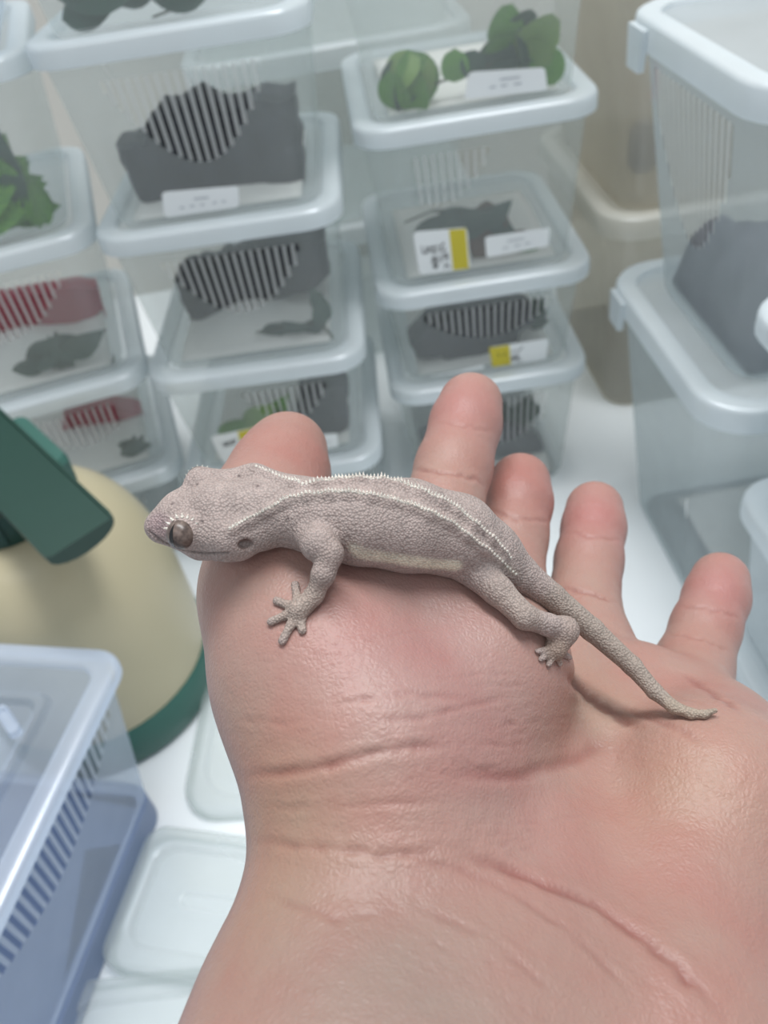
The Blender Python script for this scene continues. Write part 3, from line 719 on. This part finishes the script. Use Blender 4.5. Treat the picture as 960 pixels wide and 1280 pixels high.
H.chain([(c3(560, 1060, 14.3), 1.7), (c3(570, 900, 16.4), 1.4), (c3(555, 790, 17.8), 1.2)], .8)
# thenar and thumb
H.chain([(c3(478, 1050, 13.6), 2.1), (c3(462, 940, 14.2), 2.1), (c3(408, 840, 14.9), 1.95), (c3(366, 745, 15.7), 1.75)], .7)
H.chain([(c3(520, 950, 14.6), 1.9), (c3(588, 838, 15.6), 1.75), (c3(500, 770, 16.0), 1.6), (c3(400, 745, 15.8), 1.6)], .7)
H.chain([(c3(366, 745, 15.7), 1.6), (c3(330, 668, 17.4), 1.2)], .5)
H.chain([(c3(340, 640, 18.2), 1.2), (c3(352, 594, 19.4), 1.14), (c3(360, 564, 20.2), .98)], .18)
H.chain([(c3(322, 626, 18.3), 1.05), (c3(348, 578, 19.8), .92)], .4)
# fingers
FING = {'index': [(540, 720, 18.4, 1.02), (552, 640, 19.6, .98), (567, 585, 20.5, .95), (582, 530, 21.4, .92), (588, 506, 21.8, .86)],
        'middle': [(660, 800, 18.6, 1.0), (632, 730, 20.0, .95), (640, 670, 21.0, .90), (648, 628, 21.6, .88), (650, 604, 22.0, .82)],
        'ring': [(745, 820, 18.9, 1.0), (728, 765, 20.2, .92), (736, 700, 21.4, .86), (742, 660, 22.2, .84), (743, 637, 22.6, .79)],
        'little': [(862, 870, 18.4, .98), (866, 835, 19.4, .9), (882, 785, 20.2, .82), (895, 748, 20.8, .80), (900, 726, 21.1, .74)]}
for nm, ch in FING.items(): H.chain([(c3(a, b, d), r) for a, b, d, r in ch], .22)
lo, hi = np.array([-6.5, -4.6, 7.5]), np.array([11.0, 12.5, 24.0]); h = .058
V, Q = surface_nets(H.volume(lo, hi, h), lo, h); V = smooth(V, Q, 4); N = normals(V, Q)
# creases: pixel polylines laid onto the skin (width cm, depth cm)
CR = [([(300, 972), (400, 960), (480, 938), (560, 930)], .07, .05), ([(310, 1052), (400, 1060), (480, 1068), (560, 1062)], .06, .03), ([(560, 1066), (640, 1090), (720, 1120), (790, 1165), (850, 1215), (905, 1270)], .09, .06),
      ([(480, 1060), (580, 1090), (660, 1130), (740, 1190), (800, 1260)], .06, .025), ([(420, 880), (500, 868), (600, 872)], .05, .02), ([(460, 902), (540, 895), (640, 870)], .05, .025), ([(330, 1010), (440, 1008), (560, 1000)], .05, .02),
      ([(700, 838), (730, 866), (770, 896), (800, 912)], .12, .08), ([(560, 965), (640, 972), (720, 950), (760, 925)], .10, .04), ([(850, 842), (890, 868), (925, 890)], .08, .04), ([(760, 880), (830, 905), (880, 930)], .07, .03),
      ([(515, 586), (545, 590), (580, 596), (608, 606)], .06, .04), ([(545, 528), (580, 535), (620, 540)], .05, .02), ([(612, 640), (650, 650), (688, 652)], .05, .03), ([(700, 735), (735, 742), (768, 752)], .06, .04), ([(708, 668), (740, 672), (776, 676)], .05, .025),
      ([(848, 760), (890, 762), (925, 772)], .05, .025), ([(836, 792), (875, 800), (915, 815)], .05, .025), ([(330, 1120), (420, 1150), (500, 1140)], .05, .02), ([(520, 1130), (620, 1180), (700, 1250)], .05, .02), ([(290, 900), (360, 905), (430, 892)], .04, .015)]
for k in range(46):
    x0, y0 = rng.uniform(300, 640), rng.uniform(800, 1075); ln = rng.uniform(60, 190); sl = rng.normal() * .10 - .06; bend = rng.normal() * 8
    CR.append(([(x0 + ln * t, y0 + sl * ln * t + bend * math.sin(math.pi * t)) for t in (0, .33, .66, 1)], .028, rng.uniform(.007, .016)))
for k in range(26):
    x0, y0 = rng.uniform(420, 800), rng.uniform(1090, 1240); ln = rng.uniform(60, 170)
    CR.append(([(x0 + ln * t, y0 + (.55 + rng.normal() * .04) * ln * t + rng.normal() * 3) for t in (0, .33, .66, 1)], .028, rng.uniform(.006, .014)))
for k in range(14):
    x0, y0 = rng.uniform(640, 900), rng.uniform(860, 960); ln = rng.uniform(40, 100)
    CR.append(([(x0 + ln * t, y0 + .35 * ln * t) for t in (0, .5, 1)], .028, rng.uniform(.006, .012)))
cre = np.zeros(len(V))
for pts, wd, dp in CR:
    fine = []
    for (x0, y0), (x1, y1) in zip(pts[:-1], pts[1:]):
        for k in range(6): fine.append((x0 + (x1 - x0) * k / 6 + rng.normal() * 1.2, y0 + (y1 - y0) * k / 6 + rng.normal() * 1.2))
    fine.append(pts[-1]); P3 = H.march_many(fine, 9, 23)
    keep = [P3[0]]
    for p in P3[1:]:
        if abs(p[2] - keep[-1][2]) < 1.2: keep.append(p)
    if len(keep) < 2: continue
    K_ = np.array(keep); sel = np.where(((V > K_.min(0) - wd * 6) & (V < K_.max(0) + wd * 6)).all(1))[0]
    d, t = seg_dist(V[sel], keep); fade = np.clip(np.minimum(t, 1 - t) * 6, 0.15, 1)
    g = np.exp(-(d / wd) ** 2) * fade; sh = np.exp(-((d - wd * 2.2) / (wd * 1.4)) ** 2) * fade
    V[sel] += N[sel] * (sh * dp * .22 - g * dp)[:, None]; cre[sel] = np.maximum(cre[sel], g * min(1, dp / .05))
base = L3c((213, 171, 154)); rgb = np.tile(base, (len(V), 1))
def spot(px, py, rad, col, amt=1.0, d0=8):
    global rgb
    p = H.march(px, py, d0, 24); wgt = np.exp(-(np.linalg.norm(V - p, axis=1) / rad) ** 2)[:, None] * amt; rgb = rgb * (1 - wgt) + L3c(col) * wgt
for q in [(580, 500, 1.2, (216, 152, 142), .8), (650, 600, 1.2, (208, 142, 130), .8), (742, 640, 1.2, (216, 150, 142), .8), (900, 730, 1.2, (216, 152, 144), .8), (365, 560, 1.5, (212, 150, 136), .8),
          (820, 1040, 1.3, (214, 156, 138), .7), (870, 980, 1.0, (216, 176, 146), .6), (480, 840, 1.8, (218, 174, 164), .7), (600, 900, 1.6, (210, 166, 156), .6), (340, 1010, 1.5, (210, 170, 142), .7), (350, 1120, 1.4, (206, 164, 138), .7),
          (560, 1160, 1.2, (204, 168, 152), .7), (420, 1230, 1.6, (190, 156, 140), .8), (540, 1250, 1.4, (182, 158, 144), .8), (800, 1220, 1.3, (196, 156, 140), .7), (640, 980, 1.2, (210, 160, 148), .6), (860, 860, 1.2, (216, 162, 148), .6), (740, 870, 1.1, (210, 174, 148), .6),
          (700, 1100, 1.0, (204, 150, 138), .5), (540, 790, 1.3, (214, 164, 156), .5), (930, 1120, 1.5, (198, 150, 136), .5), (660, 1200, 1.2, (198, 164, 148), .6)]: spot(*q)  # skin tones; darker forearm and middle finger spots include some painted shade
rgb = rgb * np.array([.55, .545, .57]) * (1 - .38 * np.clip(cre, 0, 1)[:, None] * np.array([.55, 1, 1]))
HV = to_world(V)
def skin():
    m, nt, out = new_mat('skin'); Nn = nt.nodes; L = nt.links; b = Nn.new('ShaderNodeBsdfPrincipled'); L.new(b.outputs[0], out.inputs[0])
    at = Nn.new('ShaderNodeAttribute'); at.attribute_name = 'tint'; tc = Nn.new('ShaderNodeTexCoord')
    n1 = Nn.new('ShaderNodeTexNoise'); n1.inputs['Scale'].default_value = 90; n1.inputs['Detail'].default_value = 5
    r1 = Nn.new('ShaderNodeMapRange'); r1.inputs[1].default_value = .3; r1.inputs[2].default_value = .7; r1.inputs[3].default_value = .90; r1.inputs[4].default_value = 1.07
    mx = Nn.new('ShaderNodeVectorMath'); mx.operation = 'MULTIPLY'; cb = Nn.new('ShaderNodeCombineXYZ'); cb.inputs[0].default_value = 1.0
    L.new(tc.outputs['Object'], n1.inputs['Vector']); L.new(n1.outputs['Fac'], r1.inputs[0]); L.new(r1.outputs[0], cb.inputs[1]); L.new(r1.outputs[0], cb.inputs[2])
    L.new(at.outputs['Color'], mx.inputs[0]); L.new(cb.outputs[0], mx.inputs[1]); L.new(mx.outputs[0], b.inputs['Base Color'])
    b.inputs['Roughness'].default_value = .42; b.inputs['Specular IOR Level'].default_value = .35
    b.inputs['Subsurface Weight'].default_value = .15; b.inputs['Subsurface Radius'].default_value = (1, .35, .2); b.inputs['Subsurface Scale'].default_value = .004
    vo = Nn.new('ShaderNodeTexVoronoi'); vo.feature = 'DISTANCE_TO_EDGE'; vo.inputs['Scale'].default_value = 1100
    n2 = Nn.new('ShaderNodeTexNoise'); n2.inputs['Scale'].default_value = 420; n2.inputs['Detail'].default_value = 4
    ad = Nn.new('ShaderNodeMath'); ad.operation = 'MULTIPLY_ADD'; ad.inputs[1].default_value = .5
    L.new(tc.outputs['Object'], vo.inputs['Vector']); L.new(tc.outputs['Object'], n2.inputs['Vector']); L.new(vo.outputs['Distance'], ad.inputs[0]); L.new(n2.outputs['Fac'], ad.inputs[2])
    bp = Nn.new('ShaderNodeBump'); bp.inputs['Strength'].default_value = .4; bp.inputs['Distance'].default_value = .0006; L.new(ad.outputs[0], bp.inputs['Height']); L.new(bp.outputs[0], b.inputs['Normal'])
    return m
M['skin'] = skin(); M['nail'] = simple('nail', (226, 176, 164), .25, var=.04, coat=.3)
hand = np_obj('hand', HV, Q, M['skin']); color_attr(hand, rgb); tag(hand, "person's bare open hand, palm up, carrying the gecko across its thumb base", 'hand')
# finger nails on the side turned away from the palm
for ch in list(FING.values()) + [[(360, 590, 19.4, 1.12), (363, 566, 20.2, 1.02)]]:
    a, b = c3(*ch[-2][:3]), c3(*ch[-1][:3]); ax = (b - a) / np.linalg.norm(b - a); bk = -ZC - ax * (-ZC @ ax); bk /= np.linalg.norm(bk); sd = np.cross(ax, bk); r = ch[-1][3]
    Vn, Fn = [], []
    for i in range(9):
        for j in range(9):
            u_, t_ = i / 8 * 2 - 1, j / 8 * 2 - 1; wd = .72 * math.sqrt(max(0, 1 - (u_ * .55) ** 2)); th = t_ * wd
            Vn.append(to_world(b + ax * (u_ * .55 + .18) * r + (sd * math.sin(th) + bk * math.cos(th)) * r * (1.02 - .12 * max(0, u_)) ))
    for i in range(8):
        for j in range(8): Fn.append((i * 9 + j, i * 9 + j + 1, i * 9 + j + 10, i * 9 + j + 9))
    o = mesh_obj('fingernail', Vn, Fn, M['nail'], hand); sm = o.modifiers.new('thickness', 'SOLIDIFY'); sm.thickness = .0006

# ---- gecko
def seat(px, py, r, d0=11, d1=20, sink=.12):
    """depth at which a limb or trunk of radius r rests on the hand along this pixel's ray"""
    d = np.arange(d0, d1, .03); P = np.stack([(px - 480) / FPX * d, (py - 640) / FPX * d, d], -1); v = H(P); i = np.where(v < r * (1 - sink))[0]
    return d[i[0]] if len(i) else None
G = Field()
BODY = [(400, 646, .62, 13.95), (450, 651, .71, 13.97), (510, 657, .76, 14.2), (570, 669, .69, 14.5), (612, 690, .50, 14.75), (648, 716, .36, 14.9)]
TAIL = [(648, 716, .34, 14.9), (690, 746, .25, 15.05), (740, 787, .215, 15.1), (790, 832, .175, 15.0), (818, 864, .145, 14.85), (842, 884, .115, 14.62), (864, 892, .09, 14.46), (880, 893, .07, 14.38), (894, 888, .045, 14.34)]
G.chain([(c3(x, y, d), r) for x, y, r, d in BODY], .3)
G.chain([(c3(x, y, d), r) for x, y, r, d in TAIL], .06)
# head: snout, skull, neck, cheeks, brow ridges, jaw
G.chain([(c3(194, 659, 13.85), .165), (c3(220, 649, 13.9), .29), (c3(272, 641, 13.98), .50), (c3(330, 640, 14.0), .52), (c3(400, 646, 13.95), .60)], .25)
G.chain([(c3(240, 664, 13.68), .27), (c3(284, 670, 13.68), .36), (c3(322, 664, 13.8), .34)], .2)
G.chain([(c3(258, 607, 14.32), .26), (c3(318, 600, 14.32), .24), (c3(372, 618, 14.15), .3)], .25)
G.chain([(c3(251, 608, 14.3), .2), (c3(222, 632, 14.1), .2), (c3(198, 653, 13.9), .15)], .2)
G.chain([(c3(202, 667, 13.82), .15), (c3(250, 682, 13.78), .2), (c3(300, 684, 13.75), .2)], .2)
NE, FE = c3(230, 666, 13.52), c3(251, 603, 14.32)
G.cone(NE + [0, 0, .02], .29, c3(236, 662, 13.62), .3, .12); G.cone(FE, .27, c3(262, 606, 14.3), .27, .12)
# near front leg
el = c3(412, 692, 13.12)
wr = c3(393, 744, 13.18)
G.chain([(c3(392, 670, 13.45), .30), (c3(398, 680, 13.2), .27), (el, .23)], .12); G.chain([(el, .22), (c3(404, 718, 13.08), .19), (wr, .13)], .06)
hp = c3(374, 762, seat(374, 762, .12)); G.chain([(wr, .15), (hp, .18)], .1)
TOES = [(369, 731), (346, 751), (339, 777), (353, 801), (378, 788)]
for tx, ty in TOES:
    mx, my = (374 + tx) / 2, (762 + ty) / 2
    G.chain([(hp, .10), (c3(mx, my, seat(mx, my, .07)), .068), (c3(tx, ty, seat(tx, ty, .06)), .072)], .06)
# near hind leg
kn = c3(656, 771, 13.95); he = c3(706, 788, 14.3)
G.chain([(c3(588, 708, 14.45), .34), (c3(622, 738, 14.15), .25), (kn, .22)], .12); G.chain([(kn, .21), (c3(685, 781, 14.12), .19), (he, .23)], .08)
ft = c3(694, 811, seat(694, 811, .1)); G.chain([(he, .23), (ft, .20)], .12)
for tx, ty in ((676, 824), (686, 831), (700, 830), (672, 814), (712, 822)): G.chain([(ft, .09), (c3(tx, ty, seat(tx, ty, .05)), .05)], .05)
# far legs, feet planted on the far side of the thumb base
def snap(p, r):
    for k in range(30): p = p + H.grad(p) * (r * .9 - H(np.array([p]))[0]) * .7
    return p
far = np.array([0, -.68, .73])
for (x, y, d, fw) in ((420, 648, 14.0, -.5), (600, 685, 14.7, .3)):
    c = c3(x, y, d); kn2 = snap(c + far * .75 - ZC * .2, .16); f2 = snap(c + far * .95 - ZC * .7 + np.array([fw, 0, 0]), .1)
    G.chain([(c + far * .35, .28), (kn2, .17), (f2, .11)], .1)
    for q in range(5):
        an = q * .5 - 1; G.chain([(f2, .06), (snap(f2 + far * .3 * math.cos(an) + np.array([-.3 * math.sin(an) - .1, 0, 0]), .04), .05)], .04)
# crest ridges
NC = [(288, 662), (326, 643), (360, 625), (384, 620), (408, 618), (446, 618), (480, 624), (527, 637), (566, 656), (595, 677), (623, 699), (645, 717)]
FC = [(321, 586), (350, 600), (379, 607), (408, 604), (446, 600), (489, 603), (527, 615), (566, 634), (604, 663), (638, 697)]
def dense(pts, stepx):
    out = []
    for (x0, y0), (x1, y1) in zip(pts[:-1], pts[1:]):
        n = max(1, int(math.hypot(x1 - x0, y1 - y0) / stepx))
        out += [(x0 + (x1 - x0) * k / n, y0 + (y1 - y0) * k / n) for k in range(n)]
    return out + [pts[-1]]
NCp = [G.march(x, y, 12, 16.5, .01) for x, y in dense(NC, 4.2)]; FCp = [G.march(x, y, 12, 16.5, .01) for x, y in dense(FC, 4.2)]
NCg = [G.grad(p) for p in NCp]; FCg = [G.grad(p) for p in FCp]
for P_, k in ((NCp, 6), (FCp, 6)):
    q = P_[::k]
    for p, r in zip(q[:-1], q[1:]):
        if abs(p[2] - r[2]) < .6: G.cone(p, .045, r, .045, .14)
ear = G.march(307, 681, 12, 16, .01); G.ell(ear, np.eye(3), (.13, .085, .14), .05, True)
mouth = [G.march(x, y, 12, 16, .01) for x, y in dense([(186, 664), (205, 678), (228, 688), (256, 692), (284, 691)], 6)]
lo = np.array([-4.6, -1.4, 12.2]); hi = np.array([6.3, 4.0, 16.4]); hv = .026
V, Q = surface_nets(G.volume(lo, hi, hv), lo, hv); V = smooth(V, Q, 2); N = normals(V, Q)
d, t = seg_dist(V, mouth); V = V - N * (np.exp(-(d / .022) ** 2) * .025)[:, None]; mline = np.exp(-(d / .03) ** 2)
gc = np.tile(L3c((204, 189, 185)), (len(V), 1))
def paint(pts, rad, col, amt):
    global gc
    d, t = seg_dist(V, [np.array(p) for p in pts] if len(pts) > 1 else [pts[0], pts[0] + 1e-3]); wgt = (np.exp(-(d / rad) ** 4) * amt)[:, None]; gc = gc * (1 - wgt) + L3c(col) * wgt
def gm(pts): return [G.march(x, y, 12, 16.5, .02) for x, y in pts]
paint(gm([(300, 620), (350, 612)]), .5, (205, 191, 187), .6)
paint(gm([(196, 655), (212, 668)]), .22, (190, 168, 172), .8)
paint([c3(x, y, d) for x, y, r, d in TAIL[1:]], .35, (190, 178, 166), .8)
paint([c3(842, 884, 14.6), c3(893, 889, 14.2)], .2, (206, 192, 176), .9)
paint([el, wr], .30, (190, 174, 168), .8); paint([hp], .55, (204, 188, 178), .9)
paint([c3(622, 738, 14.15), kn], .3, (196, 182, 172), .8); paint([he], .3, (176, 156, 140), .6); paint([ft], .3, (176, 152, 132), .7)
st = gm([(424, 684), (450, 692), (480, 697), (520, 702), (545, 706), (568, 707)]); d, t = seg_dist(V, st)
wgt = (np.clip((np.linalg.norm(V - el, axis=1) - .28) / .1, 0, 1) * np.exp(-(d / .135) ** 4) * np.clip(.62 + .6 * t + rng.normal(size=len(V)) * .18, 0, 1))[:, None]; gc = gc * (1 - wgt) + L3c((255, 252, 232)) * 1.15 * wgt
d, t = seg_dist(V, NCp); wgt = (np.exp(-((d - .0) / .05) ** 2) * .45)[:, None]; gc = gc * (1 - wgt) + L3c((216, 206, 190)) * wgt
d, t = seg_dist(V, [ear, ear + 1e-3]); wgt = (np.exp(-(d / .12) ** 6))[:, None] * .9; gc = gc * (1 - wgt) + L3c((112, 84, 76)) * wgt
gc = gc * np.array([.655, .63, .61]) * (1 - .5 * mline[:, None])
for px, py in ((299, 595), (247, 606), (253, 652), (216, 630), (360, 648), (322, 608), (604, 668)):
    paint([G.march(px, py, 12, 16.5, .02)], .035, (84, 70, 70), .8)
def gecko_skin(name='gecko_skin', attr=True, col=(222, 216, 206)):
    m, nt, out = new_mat(name); Nn = nt.nodes; L = nt.links; b = Nn.new('ShaderNodeBsdfPrincipled'); L.new(b.outputs[0], out.inputs[0])
    tc = Nn.new('ShaderNodeTexCoord'); vo = Nn.new('ShaderNodeTexVoronoi'); vo.inputs['Scale'].default_value = 2400
    n1 = Nn.new('ShaderNodeTexNoise'); n1.inputs['Scale'].default_value = 350; n1.inputs['Detail'].default_value = 4
    at = Nn.new('ShaderNodeAttribute'); at.attribute_name = 'tint'
    r1 = Nn.new('ShaderNodeMapRange'); r1.inputs[1].default_value = 0.0; r1.inputs[2].default_value = .75; r1.inputs[3].default_value = 1.22; r1.inputs[4].default_value = .76
    r2 = Nn.new('ShaderNodeMapRange'); r2.inputs[1].default_value = .3; r2.inputs[2].default_value = .7; r2.inputs[3].default_value = .88; r2.inputs[4].default_value = 1.1
    mu = Nn.new('ShaderNodeMath'); mu.operation = 'MULTIPLY'; sc = Nn.new('ShaderNodeVectorMath'); sc.operation = 'SCALE'
    for x in (vo, n1): L.new(tc.outputs['Object'], x.inputs['Vector'])
    L.new(vo.outputs['Distance'], r1.inputs[0]); L.new(n1.outputs['Fac'], r2.inputs[0]); L.new(r1.outputs[0], mu.inputs[0]); L.new(r2.outputs[0], mu.inputs[1])
    if attr: L.new(at.outputs['Color'], sc.inputs[0])
    else: sc.inputs[0].default_value = lin(col)[:3]
    L.new(mu.outputs[0], sc.inputs['Scale']); L.new(sc.outputs[0], b.inputs['Base Color'])
    b.inputs['Roughness'].default_value = .6; b.inputs['Specular IOR Level'].default_value = .3
    b.inputs['Subsurface Weight'].default_value = .1; b.inputs['Subsurface Radius'].default_value = (1, .5, .4); b.inputs['Subsurface Scale'].default_value = .001
    inv = Nn.new('ShaderNodeMath'); inv.operation = 'SUBTRACT'; inv.inputs[0].default_value = 1; L.new(vo.outputs['Distance'], inv.inputs[1])
    bp = Nn.new('ShaderNodeBump'); bp.inputs['Strength'].default_value = .75; bp.inputs['Distance'].default_value = .0003; L.new(inv.outputs[0], bp.inputs['Height']); L.new(bp.outputs[0], b.inputs['Normal'])
    return m
M['gecko'] = gecko_skin(); M['spine'] = gecko_skin('gecko_spine', False)
gecko = np_obj('gecko', to_world(V), Q, M['gecko']); color_attr(gecko, gc)
tag(gecko, 'pale lavender-grey crested gecko with cream side stripe lying across the thumb base', 'gecko')
def spines(name, items, parent):
    Vs, Fs = [], []
    for p, g, ln, wd in items:
        a_ = np.cross(g, [.3, .5, .8]); a_ /= np.linalg.norm(a_); b_ = np.cross(g, a_); o = len(Vs)
        for k in range(5): Vs.append(to_world(p - g * .02 + (a_ * math.cos(k * 1.2566) + b_ * math.sin(k * 1.2566)) * wd))
        Vs.append(to_world(p + g * ln)); Fs += [(o + k, o + (k + 1) % 5, o + 5) for k in range(5)]
    ob = mesh_obj(name, Vs, Fs, M['spine'], parent); ob['kind'] = 'stuff'; return ob
it = []
for P_, Gd in ((NCp, NCg), (FCp, FCg)):
    n = len(P_)
    for k, (p, g) in enumerate(zip(P_, Gd)):
        e = .5 + .5 * math.sin(math.pi * (k + .5) / n); g = g * .6 + ZC * .6; g /= np.linalg.norm(g)
        for _ in range(3): p = p - g * G(np.array([p]))[0]
        it.append((p, g, (.10 + rng.normal() * .012) * e, .036))
spines('crest_spines', it, gecko)
it = []
for k in range(9):
    an = math.radians(195 + k * 19); p = NE + np.array([math.cos(an) * .27, math.sin(an) * .28, -.14]); g = np.array([math.cos(an), math.sin(an), -.5]); it.append((p, g / np.linalg.norm(g), .07, .03))
for k in range(9):
    an = math.radians(190 + k * 17); p = FE + np.array([math.cos(an) * .26, math.sin(an) * .26, 0]); g = np.array([math.cos(an), math.sin(an), 0.2]); it.append((p, g / np.linalg.norm(g), .07, .025))
spines('eyelid_spines', it, gecko)
M['eye'] = simple('gecko_eye', (118, 102, 94), .35, scale=900, rgb2=(66, 54, 50), coat=.15); M['pupil'] = simple('gecko_pupil', (16, 12, 12), .15, var=.1, coat=.6)
def ball(name, c, r, m, parent):
    bm = bmesh.new(); bmesh.ops.create_uvsphere(bm, u_segments=24, v_segments=16, radius=r * .01); me = bpy.data.meshes.new(name); bm.to_mesh(me); bm.free(); me.materials.append(m)
    me.polygons.foreach_set('use_smooth', np.ones(len(me.polygons), dtype=bool)); o = bpy.data.objects.new(name, me); COL.objects.link(o); o.parent = parent; o.location = to_world(c); return o
for c, out_ in ((NE, np.array([-.25, .25, -.95])), (FE, np.array([-.3, -.5, .8]))):
    out_ = out_ / np.linalg.norm(out_); cc = c + out_ * .075; e_ = ball('eye', cc, .255, M['eye'], gecko); e_['label'] = 'grey-brown eye with slit pupil'
    upv = ZC - out_ * (ZC @ out_); upv /= np.linalg.norm(upv); sd = np.cross(upv, out_); Vp, Fp = [], []
    for i in range(9):
        th = (i / 8 * 2 - 1) * 1.0
        for s_ in (-1, 1):
            ph = s_ * .16 * math.cos(th * 1.5) - .25; v_ = out_ * math.cos(th) * math.cos(ph) + upv * math.sin(th) + sd * math.cos(th) * math.sin(ph); Vp.append((to_world(cc + v_ * .259) - to_world(cc)))
    for i in range(8): Fp.append((2 * i, 2 * i + 1, 2 * i + 3, 2 * i + 2))
    mesh_obj('pupil', Vp, Fp, M['pupil'], e_)
